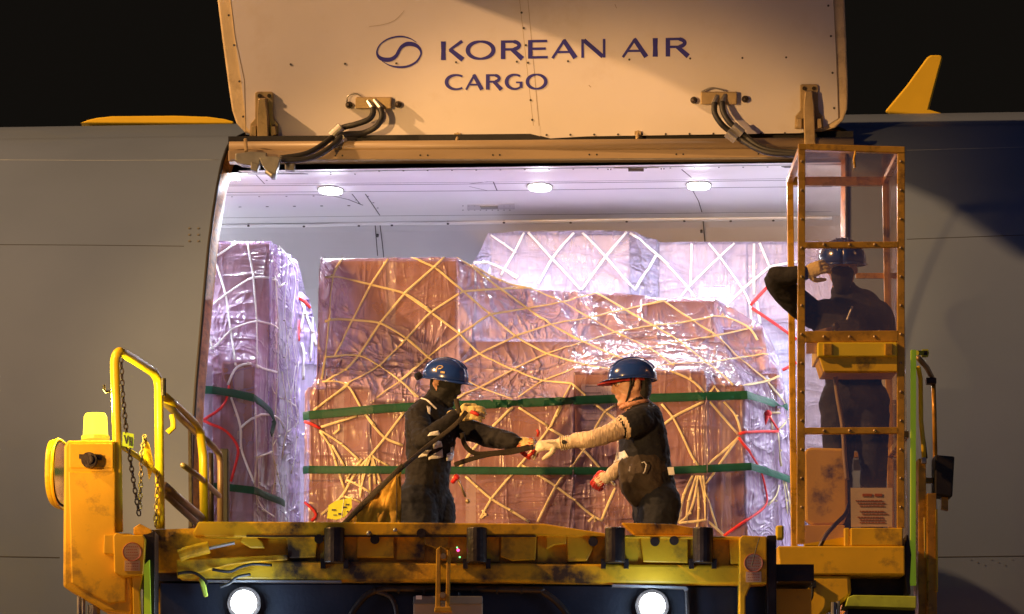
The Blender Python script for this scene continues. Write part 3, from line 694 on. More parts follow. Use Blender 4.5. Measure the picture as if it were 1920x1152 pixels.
def pallet(name_label, xa, xb, ya, yb, group='netted pallet loads in the hold'):
    t = empty('cargo_pallet_load', ((xa+xb)/2, (ya+yb)/2, 0)); tag(t, name_label, 'pallet load', group)
    q = MB(); q.box((xa, ya, .0), (xb, yb, .035)); q.build('pallet_base', M['alu'], t, bevel=.006); return t

# ---- main load in the doorway
main_boxes = []; BX = []
def addbox(x0, x1, yt, yf, yb, labels, mtl='card', paper=None, zb=.045, tiers=1):
    a, b, z = pbx(x0, x1, yt, yf); main_boxes.append((a, b, zb, z, yf))
    for k in range(tiers):
        za, zc = lerp(zb, z, k/tiers), lerp(zb, z, (k+1)/tiers)
        BX.append(((a+.003, yf, za+.002), (b-.003, yb, zc-.002), labels[tiers-1-k] if isinstance(labels, list) else labels, mtl, paper if k == tiers-1 else None))
addbox(610, 856, 489, .80, 1.7, ['tall brown carton forming the high left corner of the big netted load', 'brown carton in the middle of the high left stack behind the first man', 'brown carton at the bottom of the high left stack of the big load'], tiers=3)
addbox(580, 692, 729, .36, .76, ['small brown carton at lower left of the big load above the upper green strap', 'brown carton at the lower left edge between the two green straps', 'brown carton at the bottom left corner of the big load beside the yellow tag'], tiers=3)
addbox(696, 1070, 757, .32, .76, ['wide brown carton behind the first man just below the upper green strap', 'wide brown carton behind the two joined hands low in the big load'], tiers=2)
addbox(1077, 1320, 702, .30, .76, ['brown carton with paper label directly behind the man in the red cap', 'brown carton behind the right mans waist below the lower green strap'], tiers=2, paper=[(.05,.62,.32,.93)])
addbox(1326, 1394, 726, .34, .8, ['narrow brown carton to the right of the man in the red cap at strap height', 'narrow brown carton under the bunched net cords at the right of the big load'], tiers=2)
addbox(862, 1106, 640, .86, 1.7, 'brown carton under the sloping middle of the net above the first man')
addbox(1110, 1210, 553, 1.25, 1.9, 'brown carton on the top ledge right of the film slope')
addbox(1214, 1340, 565, 1.15, 1.9, 'brown carton with sharp upper right corner on the top ledge')
addbox(1112, 1352, 640, .95, 1.14, 'long brown carton in the middle step of the sloping side')
addbox(1356, 1430, 618, 1.0, 1.7, 'brown carton below the top ledge at the right shoulder of the load')
addbox(1398, 1458, 700, .80, .98, 'brown carton low on the right shoulder above the upper green strap')
pm = pallet('large central netted load, high at left and stepping down to the right', -1.36, 1.64, .22, 2.45)
for a, b, lab, mt, pap in BX: carton(a, b, lab, mt, paper=pap)
sil = [(572,735,.40),(585,724,.42),(598,700,.6),(600,560,.8),(599,500,.82),(604,487,.84),(740,484,.84),(856,483,.86),(905,510,.95),(950,533,1.05),(1020,546,1.15),(1110,549,1.3),(1215,558,1.3),(1340,561,1.2),(1385,587,1.1),(1430,612,1.1),(1450,650,1.05),(1465,695,1.0),(1474,760,.95),(1485,860,.95),(1493,980,.95)]
rows = membrane(sil, main_boxes, .24, 2.4, 300, 190, .04, 3, .022, left=None, right=None)
film_main = film_object(rows, pm, M['film'])
bm_ = world_bvh(film_main)
C4 = lambda L: conv(350, 400, 2.88, L); C5 = lambda L: conv(750, 400, 2.88, L); C6 = lambda L: conv(1200, 400, 2.88, L)
CL = lambda L: conv(550, 700, 3.84, L); CM = lambda L: conv(850, 740, 4.431, L); CR = lambda L: conv(1240, 680, 3.389, L)
net = [C4(l) for l in [
 [(840,248),(778,340),(765,570),(745,780),(728,900)], [(1088,248),(992,388),(890,580),(795,775)], [(1296,330),(1180,432),(1045,592),(932,768),(860,850),(745,915)],
 [(1296,560),(1190,680),(1040,830),(875,925),(760,1010),(692,1062)], [(1296,790),(1158,912),(1010,1010)],
 [(742,350),(778,340),(992,388),(1180,432),(1296,510),(1318,530)], [(740,585),(762,570),(890,578),(1045,592),(1190,680),(1296,775),(1310,790)],
 [(745,780),(795,775),(932,768),(1040,830),(1158,912),(1240,1000)], [(728,915),(790,912),(875,925),(945,1060),(1020,1152)]]]
net += [C5(l) for l in [
 [(60,244),(190,290),(340,425),(480,545),(620,668),(790,762),(1000,825),(1160,850),(1296,863)], [(25,435),(165,535),(320,652),(425,765),(610,850),(765,910),(930,920)],
 [(35,680),(155,785),(250,850),(345,905),(435,948),(610,1010)], [(0,905),(100,1000)],
 [(305,245),(380,290),(540,412),(690,520),(810,605),(1000,705),(1170,780),(1296,830)], [(385,282),(540,350),(700,410),(880,485),(1020,570),(1160,648),(1350,735),(1480,830)],
 [(1060,435),(1215,525),(1365,612),(1500,690),(1655,815),(1800,930)], [(25,432),(185,292),(240,244)], [(0,720),(40,675),(160,540),(330,430)],
 [(5,905),(155,775),(325,652),(480,548),(700,515),(880,485),(1060,435)], [(345,810),(425,765),(620,668),(810,605),(1020,570),(1220,525),(1440,470)],
 [(300,1010),(435,945),(610,850),(790,762),(1000,700),(1160,648),(1365,612),(1500,600),(1740,555),(1900,622),(1930,690)],
 [(640,1000),(765,910),(1000,825),(1170,780),(1350,735),(1500,700),(1700,668),(1890,625)], [(330,425),(540,412),(720,405)],
 [(500,1152),(610,1050)], [(640,1050),(800,1152)], [(815,1152),(860,1050),(930,925)], [(930,920),(1000,985),(1110,1075),(1200,1150)], [(1110,1070),(1165,1035)]]]
net += [C6(l) for l in [
 [(130,478),(290,588),(425,672),(530,785),(690,910),(780,1035)], [(130,478),(0,510)], [(0,830),(180,860),(275,895),(350,970)],
 [(60,835),(185,820),(395,812),(530,785),(690,765)], [(550,935),(690,910),(750,880)], [(370,975),(400,940),(440,985)]]]
net += [CR(l) for l in [
 [(0,265),(75,345),(140,480),(210,635),(240,665)], [(10,400),(75,345),(270,250)], [(305,250),(400,360),(485,455)], [(395,250),(480,340),(505,450)], [(490,475),(420,545),(270,665)], [(490,475),(430,560),(360,655),(330,710),(290,770)],
 [(200,720),(140,840),(105,1020)], [(225,720),(170,880),(160,1000)], [(235,720),(215,850),(185,960),(160,1015),(110,1020)], [(245,720),(285,880),(290,1000),(395,1100)], [(265,720),(300,900),(350,1050)], [(230,790),(240,930),(225,1080)],
 [(735,440),(750,560),(760,660)], [(690,320),(740,300),(800,305),(800,360),(735,430)], [(690,330),(700,430)], [(760,720),(790,880),(795,960)], [(775,740),(815,900),(810,970)], [(110,1020),(200,1015),(290,1000)], [(670,905),(720,880),(740,780)]]]
net += [CM(l) for l in [
 [(480,115),(300,300),(170,450),(60,600),(0,700)], [(900,100),(860,180),(800,280),(700,410),(555,585),(430,730),(310,870),(225,1030)], [(100,680),(200,770),(310,870),(470,960),(630,1060)],
 [(555,585),(620,610),(720,680),(850,760),(1000,880),(1165,1020),(1240,1050)], [(910,680),(850,760),(780,900),(700,1060)], [(1260,145),(1180,280),(1090,460),(970,610),(910,680)], [(800,285),(960,380),(1090,465),(1215,610),(1345,760)], [(1345,780),(1290,900),(1235,1040)], [(1190,90),(1260,145),(1380,230)], [(1120,1060),(1165,1015),(1180,1060)], [(225,1030),(270,1000),(240,960)]]]
net += [CL(l) for l in [
 [(400,85),(280,170),(145,270)], [(800,280),(655,475),(560,590)], [(490,250),(570,370),(655,475),(790,520)], [(200,390),(330,350),(460,310)], [(190,410),(350,510),(480,630)], [(190,420),(270,520),(300,620),(330,720),(370,840)], [(280,520),(370,670)],
 [(560,590),(530,680),(490,820),(485,900)], [(560,590),(580,700),(590,800)], [(565,595),(600,700),(630,790)], [(560,590),(620,640),(690,670)], [(480,630),(478,760),(485,900)], [(560,590),(520,640),(460,700),(400,800),(360,890),(200,1020)], [(370,890),(430,905),(485,930)], [(500,620),(470,660),(385,740),(380,790)], [(385,770),(450,790),(550,860)], [(540,610),(505,700),(500,780)], [(575,620),(545,740),(555,860)], [(330,370),(330,410),(290,440)]]]
net_object(bm_, net, .0135, M['net'], pm)
def strap(bvh, L, wd, m, parent, name, off=.016, fallY=.5, thick=.12):
    q = MB(); ribbon(q, bvh, L, wd, off, thick, 10, fallY, 6, 40); return q.build(name, m, parent, smooth=False)
strap(bm_, [(573,781),(600,779),(690,769),(760,764),(870,760),(1000,754),(1200,747),(1395,745),(1415,746),(1440,753),(1472,764)], .047, M['green'], pm, 'green_strap')
strap(bm_, [(573,882),(760,882),(1000,884),(1250,884),(1330,880),(1418,875),(1465,887),(1488,905)], .042, M['green'], pm, 'green_strap')
for L in (CR([(490,455),(600,437),(730,440)]), CR([(490,478),(590,635),(625,690),(670,905),(560,985),(395,1103)]), CR([(655,318),(690,370),(730,430)]), CL([(95,350),(195,400)]), CL([(95,930),(130,975),(195,1020),(130,1065)])):
    q = MB(); ribbon(q, bm_, L, .016, .014, .7, 9); q.build('red_cord', M['redcord'], pm, smooth=True)
q = MB(); p, n = cast(bm_, 1435, 777); q.sphere(p+n*.02, .022); q.tube([p+n*.02, W(1433,800,p.y-.03)], [.015,.006], 8); q.build('red_knot', M['redcord'], pm, smooth=True)

# ---- left load
lb = []
def lbox(x0, x1, yt, yf, yb, label, mtl='card', paper=None, zb=.045):
    a, b, z = pbx(x0, x1, yt, yf); lb.append((a, b, zb, z, yf)); carton((a+.003, yf, zb), (b-.003, yb, z-.003), label, mtl, paper=paper)
pl = pallet('tall netted pallet load at the left end of the doorway with glossy violet right side', -3.3, -1.36, .95, 3.2)
lbox(250, 505, 457, 1.30, 2.3, 'tall brown carton filling the upper part of the left load', 'card')
lbox(300, 398, 686, .86, 1.26, 'pale carton with white papers behind the left railing', 'card_light', [(.55,.72,.95,.93), (.55,.55,.9,.68)])
lbox(420, 476, 682, .98, 1.26, 'brown carton beside the pale one in the left load', 'card')
silL = [(240,455,1.3),(400,454,1.3),(508,453,1.3)]
def rl(t):
    L = [(0,575,1010,1.75),(.2,572,930,1.8),(.4,566,830,1.9),(.7,560,680,2.0),(.93,560,520,2.05),(1,559,497,2.05)]
    a, x, y, Y_ = interp_poly(L, t); p = W(x, y, Y_); zt = W(508,453,1.3).z; return p.x, Y_, lerp(.04, zt-.0, t)
rows = membrane(silL, lb, .84, 3.1, 150, 170, .04, 11, .022, right=rl)
film_l = film_object(rows, pl, M['film']); film_l.data.materials.append(M['film_side'])
W_ = len(rows[0]); nzr = len(rows)
for p in film_l.data.polygons:
    if (p.index % (W_-1)) >= 150-2: p.material_index = 1
bl = world_bvh(film_l); C1 = lambda L: conv(355, 660, 3.492, L)
nl = [C4(l) for l in [[(275,160),(150,240),(90,290)], [(110,190),(150,240),(212,440),(235,625),(265,820)], [(328,157),(360,340),(375,580),(375,760),(370,835)], [(80,545),(212,440),(360,340),(460,352),(490,390)], [(50,760),(140,742),(165,715),(235,630),(375,580),(490,625)], [(60,500),(80,550),(140,745)],
  [(220,930),(265,820),(330,810),(375,835),(485,860)], [(470,340),(490,630),(482,900),(470,1130)], [(490,180),(545,245),(525,380),(520,580),(550,800)], [(545,245),(590,362),(555,620),(590,830)], [(525,380),(490,400)], [(555,620),(520,780),(560,1000)], [(600,800),(575,1000),(600,1140)]]]
nl += [C1(l) for l in [[(270,300),(340,495),(332,630),(415,840),(440,890),(430,1000)], [(340,495),(425,410),(555,410),(612,500)], [(425,360),(430,690),(420,860)], [(550,420),(530,655),(570,800),(600,960)], [(430,695),(530,655)], [(440,700),(450,860),(440,1050)], [(530,660),(560,740),(555,860),(530,940)],[(430,940),(470,1040),(550,1080)], [(600,130),(640,420),(600,700)], [(690,90),(650,320),(700,560),(660,800)], [(740,200),(700,420),(740,640)]]]
net_object(bl, nl, .0130, M['net_white'], pl, fallY=1.3)
strap(bl, [(300,733),(365,731),(420,730),(475,752),(527,773),(567,809)], .045, M['green'], pl, 'green_strap', fallY=1.2)
strap(bl, [(300,915),(355,914),(395,913),(430,910),(481,927),(530,945)], .042, M['green'], pl, 'green_strap', fallY=1.2)
for L in (C1([(90,450),(160,400),(230,350),(255,225)]), C1([(90,450),(235,515),(330,630),(265,850)])):
    q = MB(); ribbon(q, bl, L, .016, .014, .7, 9); q.build('red_cord', M['redcord'], pl, smooth=True)

# ---- narrow load seen in the gap
pg = pallet('narrow glimpse of a wrapped load in the gap between the left and central loads', -1.42, -1.05, 2.6, 3.4)
silG = [(548,545,2.7),(566,548,2.7),(580,562,2.7),(592,610,2.7),(604,700,2.7),(612,800,2.7)]
rows = membrane(silG, [(-1.40,-1.32,.04,2.2,2.72)], 2.55, 3.3, 40, 120, .04, 21, .02)
fg = film_object(rows, pg, M['film_side']); bgm = world_bvh(fg)
net_object(bgm, [C4([(605,430),(640,540),(680,640),(700,720)]), C4([(640,480),(630,560),(615,640)]), C4([(685,510),(680,640),(670,800)]), C4([(620,700),(640,760),(630,900)])], .018, M['net_white'], pg, fallY=2.7)
q = MB(); ribbon(q, bgm, C4([(605,462),(640,478),(672,497)]), .018, .012, .7, 8, 2.7); ribbon(q, bgm, C4([(606,580),(604,640),(607,690)]), .018, .012, .7, 8, 2.7); q.build('red_cord', M['redcord'], pg, smooth=True)

# ---- far load
pb_ = pallet('pale brightly lit netted load at the back, rising behind the central load', -.55, 2.6, 2.95, 5.0)
fbx = []
def fbox(x0, x1, yt, yf, label, paper, m='card_light'):
    a, b, z = pbx(x0, x1, yt, yf); fbx.append((a, b, 1.2, z, yf)); carton((a, yf, 1.2), (b, yf+1.2, z), label, m, 'pale cartons in the far load', paper)
fbox(920, 1180, 441, 3.05, 'pale wrapped carton under the left peak of the far load', [(.25,.70,.45,.86),(.0,.3,.28,.5),(.6,.45,.95,.6),(.3,.45,.5,.6)])
fbox(1236, 1400, 458, 3.05, 'pale wrapped carton in the middle of the far load', [(.05,.5,.3,.7),(.45,.6,.8,.85)])
fbox(1402, 1600, 458, 3.05, 'pale wrapped carton of the far load partly behind the raised elbow', [(.1,.45,.4,.65)])
MB().box((-.2, 3.1, .04), (2.5, 4.6, 1.19)).build('lower_cargo', M['card'], pb_)
silB = [(880,505,3.0),(897,478,3.0),(915,438,3.0),(985,435,3.02),(1090,434,3.02),(1185,434,3.02),(1212,446,3.0),(1240,455,3.0),(1310,454,3.0),(1620,453,3.0)]
rows = membrane(silB, fbx, 2.9, 4.8, 220, 120, .04, 31, .03)
fbk = film_object(rows, pb_, M['film_back']); bb = world_bvh(fbk)
nb_ = [C5(l) for l in [[(485,118),(560,165),(625,215)], [(668,102),(620,210),(560,305),(545,335)], [(690,102),(750,170),(820,245),(900,330),(975,415)], [(940,102),(880,170),(820,245),(745,385)], [(985,102),(1110,235),(1200,340),(1270,420)], [(1225,102),(1110,235),(980,415)], [(1245,108),(1385,220),(1450,280)], [(1385,225),(1265,420)], [(400,268),(450,262),(560,300),(630,355)], [(560,300),(640,345)]]]
nb_ += [C6(l) for l in [[(95,225),(260,400),(295,455)], [(370,162),(430,235),(555,410),(600,490),(600,600)], [(510,162),(430,235),(260,400),(215,460)], [(645,160),(700,290)], [(700,290),(850,262)], [(700,290),(555,410),(455,510)], [(278,165),(272,390)], [(615,165),(615,440)], [(630,480),(650,600)]]]
net_object(bb, nb_, .0165, M['net_white'], pb_, fallY=3.0)
for L in (C6([(690,398),(640,450),(597,500)]), C6([(605,515),(730,600),(845,685)]), C6([(770,850),(845,808)])):
    q = MB(); ribbon(q, bb, L, .018, .014, .7, 9, 3.0); q.build('red_cord', M['redcord'], pb_, smooth=True)


# ================================================================== CARGO LOADER
ld_ = empty('cargo_loader', (0, -3.0, -5.2)); tag(ld_, 'yellow aircraft cargo loader with greasy front beam, glazed operator cage and left hand rail', 'cargo loader')
YB = -4.5
def P(px, Y, depth, name, m, parent=ld_, bevel=.006, **k): q = MB(); q.pp(px, Y, depth); return q.build(name, m, parent, bevel=bevel, **k)
# decks the crew stand on (above eye level, hidden by the beam)
MB().box((-1.78, -4.38, .12), (1.42, -2.35, .20)).build('main_deck', M['grease'], ld_)
MB().box((-1.78, -2.34, -.12), (2.1, -.22, 0)).build('bridge_deck', M['grease'], ld_)
q = MB()
for x in (-1.6, 1.3):
    q.box((x-.12, -4.2, -5.0), (x+.12, -3.9, .1)); q.box((x-.1, -1.2, -5.0), (x+.1, -.9, -.13))
q.build('lift_leg', M['yellow'], ld_)
q = MB(); q.box((-1.9, -8.4, -4.6), (1.9, -.9, -3.9)); q.build('chassis', M['yellow'], ld_, bevel=.02)
for x in (-1.9, 1.9):
    for y in (-7.2, -2.2):
        q = MB(); q.tube([(x-.18, y, -4.65), (x+.18, y, -4.65)], .55, 28); wq = q.build('wheel', M['black'], ld_, bevel=.03)
        q = MB(); q.tube([(x-.19, y, -4.65), (x+.19, y, -4.65)], .28, 20); q.build('rim', M['yellow'], wq)
# front beam: top flange, web, lower tube, gussets, rollers
q = MB()
q.pp([(372,978),(362,998),(365,1006),(470,1008),(640,1006),(1000,1004),(1390,1012),(1390,1006),(1180,1003),(1160,1004),(1020,982),(640,979)], YB-.04, .16)
fbm = q.build('front_beam', M['yellow_dirty'], ld_, bevel=.008)
MB().pp([(536,1004),(1390,1008),(1390,1072),(536,1070)], YB+.03, .10).build('beam_web', M['yellow_dirty'], fbm); MB().pp([(280,994),(380,990),(385,1004),(536,1004),(536,1072),(280,1072)], YB+.04, .10).build('beam_end_web', M['yellow_dirty'], fbm)
MB().pp([(335,1056),(535,1052),(1390,1060),(1390,1096),(1000,1092),(640,1090),(335,1086)], YB-.02, .10).build('lower_tube', M['yellow_dirty'], fbm, bevel=.012)
MB().pp([(1165,980),(1262,983),(1300,990),(1310,1004),(1190,1004)], YB+.1, .08).build('torn_edge_plate', M['yellow_dirty'], fbm, bevel=.006)
# raised yellow plates between the dark pockets
for i, px in enumerate([[(538,992),(640,993),(596,1012),(592,1045),(540,1047)], [(670,996),(738,996),(738,1046),(668,1046)], [(796,998),(842,998),(842,1028),(820,1030),(796,1020)],
    [(940,1000),(1006,1001),(1004,1050),(960,1052),(938,1044)], [(1024,1003),(1062,1003),(1062,1020),(1040,1022),(1024,1030)], [(1062,1000),(1106,1003),(1112,1030),(1100,1052),(1064,1053)],
    [(1200,1006),(1290,1006),(1290,1056),(1206,1054)], [(1366,1010),(1388,1010),(1388,1058),(1370,1058)]]):
    P(px, YB-.015, .05, 'stop_plate', M['yellow_dirty'], fbm, .005)
q = MB()
for a, b, c, d in ((600,1000,672,1056),(744,1004,796,1050),(842,1002,936,1054),(1008,1006,1026,1056),(1112,1004,1196,1058),(1290,1008,1368,1060)): q.pbox(a, b, c, d, YB+.012, .03)
q.build('pocket_recess', M['yellow_dirty'], fbm)
for x in (627, 894, 1153, 1318):
    q = MB(); q.tube([W(x, 990, YB-.045), W(x, 1056, YB-.045)], .048, 18); r_ = q.build('guide_roller', M['grease'], fbm, bevel=.006, smooth=False)
    q = MB(); q.pbox(x-26, 1048, x-17, 1066, YB-.05, .06); q.pbox(x+17, 1048, x+26, 1066, YB-.05, .06); q.build('roller_bracket', M['grease'], r_)
for x, y in ((598,1011),(703,1012),(1112,1016),(1228,1016),(790,1000),(1264,1014)):
    q = MB(); q.tube([W(x, y, YB-.05), W(x, y, YB+.02)], .022, 14); q.build('beam_bolt', M['grease'], fbm)
q = MB(); q.sphere(W(741,994,YB-.05), .010); q.sphere(W(692,1000,YB-.05), .012); q.build('beam_stud', M['steel'], fbm)
# left end machinery of the beam
q = MB(); q.tube([W(336,1042,YB-.05), W(352,1036,YB-.05), W(392,1026,YB-.05)], .03, 12); cy = q.build('small_cylinder', M['yellow_dirty'], fbm, smooth=False)
q = MB(); q.tube([W(392,1028,YB-.06), W(440,1018,YB-.06)], .008, 8); q.build('cylinder_rod', M['steel'], cy)
P([(455,1005),(475,1003),(492,1016),(497,1028),(470,1028),(450,1016)], YB-.03, .05, 'lug_plate', M['yellow_dirty'], fbm)
P([(330,1050),(540,1040),(540,1050),(460,1056),(430,1060),(332,1084)], YB-.035, .05, 'cable_tray', M['yellow_dirty'], fbm)
for L in ([(333,1076),(350,1073),(368,1076),(384,1088),(388,1096)], [(398,1068),(430,1072),(450,1064),(475,1058),(510,1060)], [(412,1101),(430,1094),(445,1082),(470,1077)]):
    q = MB(); q.tube([W(x, y, YB-.06) for x, y in smooth_pts(L)], .007, 8); q.build('electric_cable', M['black'], fbm, smooth=True)
P([(462,1004),(1005,1004),(1005,1007),(462,1007)], YB-.045, .01, 'painted_edge_shadow', M['grease'], fbm, 0)  # dark strip painted in as the shadow line under the top flange
# dark box frame underneath with two floodlights
fr = P([(300,1093),(1390,1100),(1440,1100),(1440,1300),(300,1300)], YB+.10, .5, 'under_frame', M['darknavy'], ld_)
P([(385,1088),(640,1089),(640,1092),(385,1091)], YB-.03, .06, 'tray_edge', M['steel'], fbm, 0)
P([(1148,1096),(1286,1100),(1290,1104),(1290,1107),(1284,1107),(1282,1104),(1148,1100)], YB-.03, .06, 'tray_edge', M['steel'], fbm, 0)
P([(1284,1104),(1291,1104),(1296,1180),(1286,1180)], YB+.02, .05, 'frame_post', M['grease'], fr)
P([(372,1085),(383,1085),(390,1118),(382,1120)], YB-.03, .03, 'drop_bracket', M['limeold'], fbm)
for x, y in ((457,1131),(1223,1136)):
    c = W(x, y, YB-.04); q = MB(); q.tube([c+Vector((0,.14,0)), c+Vector((0,.02,0))], [.05,.078], 24); fl = q.build('floodlight', M['grease'], ld_, smooth=False)
    q = MB(); q.sphere(c, .060, 20, 12, (1, .55, 1)); q.build('floodlight_lens', M['lampglass'], fl, smooth=True)
    ldt = bpy.data.lights.new('floodlight_glow', 'POINT'); ldt.energy = 3.5; ldt.color = (.45, .66, 1); ldt.shadow_soft_size = .06
    lo = bpy.data.objects.new('floodlight_glow', ldt); COL.objects.link(lo); lo.parent = fl; lo.location = inv_of(fl) @ (c+Vector((0,-.17,0)))
for L, r in (([(655,1160),(668,1138),(690,1115),(715,1106),(760,1104),(990,1106),(1020,1112),(1050,1135),(1075,1170)], .016), ([(745,1175),(742,1140),(730,1118),(700,1108)], .012), ([(860,1106),(862,1130),(850,1140),(845,1160)], .006)):
    q = MB(); q.tube([W(x, y, YB+.05) for x, y in smooth_pts(L)], r, 10); q.build('hose_bundle', M['grease'], ld_, smooth=True)
q = MB()
for x in range(700, 1000, 46): q.tube([W(x, 1106, YB+.05), W(x+4, 1106, YB+.05)], .021, 10)
q.build('hose_clip', M['black'], ld_)
bx = P([(775,1118),(905,1118),(905,1220),(775,1220)], YB, .09, 'control_cabinet', M['beige'], ld_, .006)
P([(775,1118),(905,1118),(905,1133),(775,1133)], YB-.012, .012, 'cabinet_lid', M['greymetal'], bx, .003)
P([(780,1117),(791,1117),(791,1124),(780,1124)], YB-.02, .008, 'small_plate', M['paper'], bx, 0)
# slotted vertical latch bar with indicator lamps
q = MB(); q.pp([(818,1030),(826,1024),(826,1146),(816,1148)], YB-.12, .05); q.pp([(838,1030),(845,1034),(843,1148),(835,1146)], YB-.12, .05); q.pp([(826,1024),(838,1030),(838,1050),(826,1050)], YB-.11, .04); q.pp([(818,1110),(843,1110),(843,1126),(818,1126)], YB-.11, .04); q.pp([(815,1138),(846,1138),(848,1148),(814,1148)], YB-.13, .06)
lb_ = q.build('latch_bar', M['brownframe'], ld_, bevel=.004)
q = MB(); q.tube([W(831,1043,YB-.13), W(831,1043,YB-.10)], .014, 12); q.tube([W(830,1116,YB-.13), W(830,1116,YB-.10)], .014, 12); q.build('latch_pin', M['bronze'], lb_)
for x, y, m in ((857,1027,'ledg'),(859,1032,'ledr'),(862,1045,'ledg')):
    q = MB(); q.sphere(W(x, y, YB-.03), .007 if m == 'ledr' else .004, 8, 6); q.build('indicator_light', M[m], fbm)

# ---- left tower, beacon, mirror, rail
YL = -4.75
tw = P([(120,838),(126,826),(215,826),(215,1000),(248,1000),(248,1152),(196,1146),(118,1100)], YL, .22, 'tower_cover', M['yellow'], ld_, .012)
P([(128,884),(216,884),(216,1005),(236,1006),(236,1128),(205,1132),(134,1094)], YL-.012, .012, 'cover_panel', M['yellow'], tw, .006)
P([(130,832),(212,832),(212,878),(130,878)], YL-.008, .008, 'cover_panel', M['yellow'], tw, .004)
q = MB(); c = W(168,864,YL-.03); q.tube([c+Vector((0,.02,0)), c+Vector((0,-.035,0))], .036, 18); q.tube([c+Vector((0,-.03,0)), c+Vector((0,-.05,0))], .022, 12); q.pbox(148,852,160,860,YL-.03,.03); q.pbox(178,853,190,862,YL-.03,.03); q.build('knob_switch', M['grease'], tw)
q = MB(); q.tube([W(179,825,YL+.1), W(179,818,YL+.1)], .066, 22); bc = q.build('warning_beacon', M['beacon_base'], ld_, smooth=False)
q = MB(); q.tube([W(179,819,YL+.1), W(179,814,YL+.1), W(179,782,YL+.1), W(179,776,YL+.1)], [.060,.058,.054,.046], 24); q.build('beacon_lens', M['beacon'], bc, smooth=False)
bl_ = bpy.data.lights.new('beacon_glow', 'POINT'); bl_.energy = 30; bl_.color = (1, .85, .12); bl_.shadow_soft_size = .06
lo = bpy.data.objects.new('beacon_glow', bl_); COL.objects.link(lo); lo.parent = bc; lo.location = inv_of(bc) @ (W(179,797,YL+.1)+Vector((0,.0,.12)))
# mirror: oval in a plane seen almost edge-on, reflecting the wrapped cargo
mc = W(114, 890, YL+.34); al = math.radians(3.0); tdir = Vector((math.sin(al), math.cos(al), 0)); nrm = Vector((math.cos(al), -math.sin(al), 0))
def mring(s, off): 
    out = []
    for k in range(40):
        a = 2*PI*k/40; c_, s_ = math.cos(a), math.sin(a)
        out.append(mc+tdir*(.27*s*math.copysign(abs(c_)**.7, c_))+Vector((0,0,.158*s*math.copysign(abs(s_)**.75, s_)))+nrm*off)
    return out
q = MB(); q.prism(mring(1.0, 0), -nrm*.03); mh = q.build('side_mirror', M['yellow_clean'], ld_, bevel=.01)
q = MB(); q.tube(mring(1.0, .004)+mring(1.0,.004)[:1], .007, 8); q.build('mirror_frame', M['yellow_clean'], mh, smooth=True)
q = MB(); q.prism(mring(.93, .005), nrm*.001); q.build('mirror_rubber', M['black'], mh)
q = MB(); q.prism(mring(.90, .012), nrm*.001); q.build('mirror_glass', M['mirror'], mh)
YR = -4.7
def rail(pts, r, name, m, parent=ld_, cl=False): q = MB(); q.tube(pts, r, 14); return q.build(name, m, parent, smooth=True)
rf = rail([W(x, y, yy) for x, y, yy in smooth_pts([(222,998,YR),(219,800,YR),(216,700,YR),(216,675,YR),(221,662,YR),(232,663,YR+.05),(275,690,YR+.35),(290,702,YR+.43),(297,720,YR+.46),(298,760,YR+.46),(299,860,YR+.46),(301,992,YR+.46)], 5)], .022, 'guard_rail', M['yellow_clean'])
rail([W(222,833,YR), W(260,858,YR+.25), W(296,888,YR+.46)], .013, 'rail_crossbar', M['yellow_clean'], rf)
rail([W(308,744,YR+.5), W(330,762,YR+.9), W(365,795,YR+1.3), W(376,812,YR+1.4), W(381,860,YR+1.4), W(383,980,YR+1.4)], .022, 'guard_rail', M['yellow_clean'])
rr2 = rail([W(306,752,YR+.6), W(340,785,YR+1.0), W(372,815,YR+1.5)], .018, 'rail_tube', M['bronze'])
rail([W(308,912,YR+.5), W(340,940,YR+.9), W(378,972,YR+1.4)], .022, 'rail_tube', M['bronze'])
rail([W(308,926,YR+.55), W(340,955,YR+.95), W(370,982,YR+1.3)], .016, 'rail_tube', M['bronze'])
rail([W(343,873,YR+.7), W(372,893,YR+1.2), W(411,930,YR+2.0)], .014, 'rail_tube', M['bronze'])
rail([W(382,822,YR+1.4), W(400,838,YR+1.9), W(411,852,YR+2.1), W(413,870,YR+2.1), W(413,980,YR+2.1)], .016, 'guard_rail', M['bronze'])
rail([W(396,850,YR+1.9), W(396,980,YR+1.9)], .014, 'rail_post', M['grease'])
P([(413,841),(428,841),(428,985),(413,985)], YR+2.3, .1, 'door_bumper', M['black'], ld_)
P([(352,790),(360,790),(362,990),(354,990)], YR+2.2, .04, 'side_post', M['grease'], ld_)
q = MB(); q.tube([W(306,742,YR+.45), W(306,710,YR+.45)], .014, 10); q.build('rail_peg', M['grease'], ld_)
q = MB(); q.tube([W(x, y, YR) for x, y in ((214,734),(198,735),(195,730),(195,722))], .006, 8); q.build('hanger_hook', M['grease'], rf)
q = MB(); q.tube([W(x, y, YR+.7) for x, y in ((322,778),(325,790),(325,802),(318,808),(314,812))], .014, 8); q.build('rail_clamp', M['yellow_clean'], ld_)
def chain(name, pts, r=.016, parent=rf, m='grease'):
    q = MB(); Pp = [Vector(p) for p in pts]; d = 0; k = 0
    seg = []; 
    for a, b in zip(Pp[:-1], Pp[1:]):
        n_ = max(1, int((b-a).length/.024))
        for i in range(n_): seg.append((a.lerp(b, i/n_), (b-a).normalized()))
    for p_, t_ in seg:
        k += 1; s_ = Vector((1,0,0)) if k % 2 else Vector((.3,1,0)).normalized()
        u = s_-t_*s_.dot(t_); u.normalize(); loop = []
        for j in range(8): a = 2*PI*j/8; loop.append(p_+t_*(.017*math.cos(a))+u*(.009*math.sin(a)))
        q.tube(loop+loop[:1], .0035, 5, False)
    return q.build(name, M[m], parent, smooth=True)
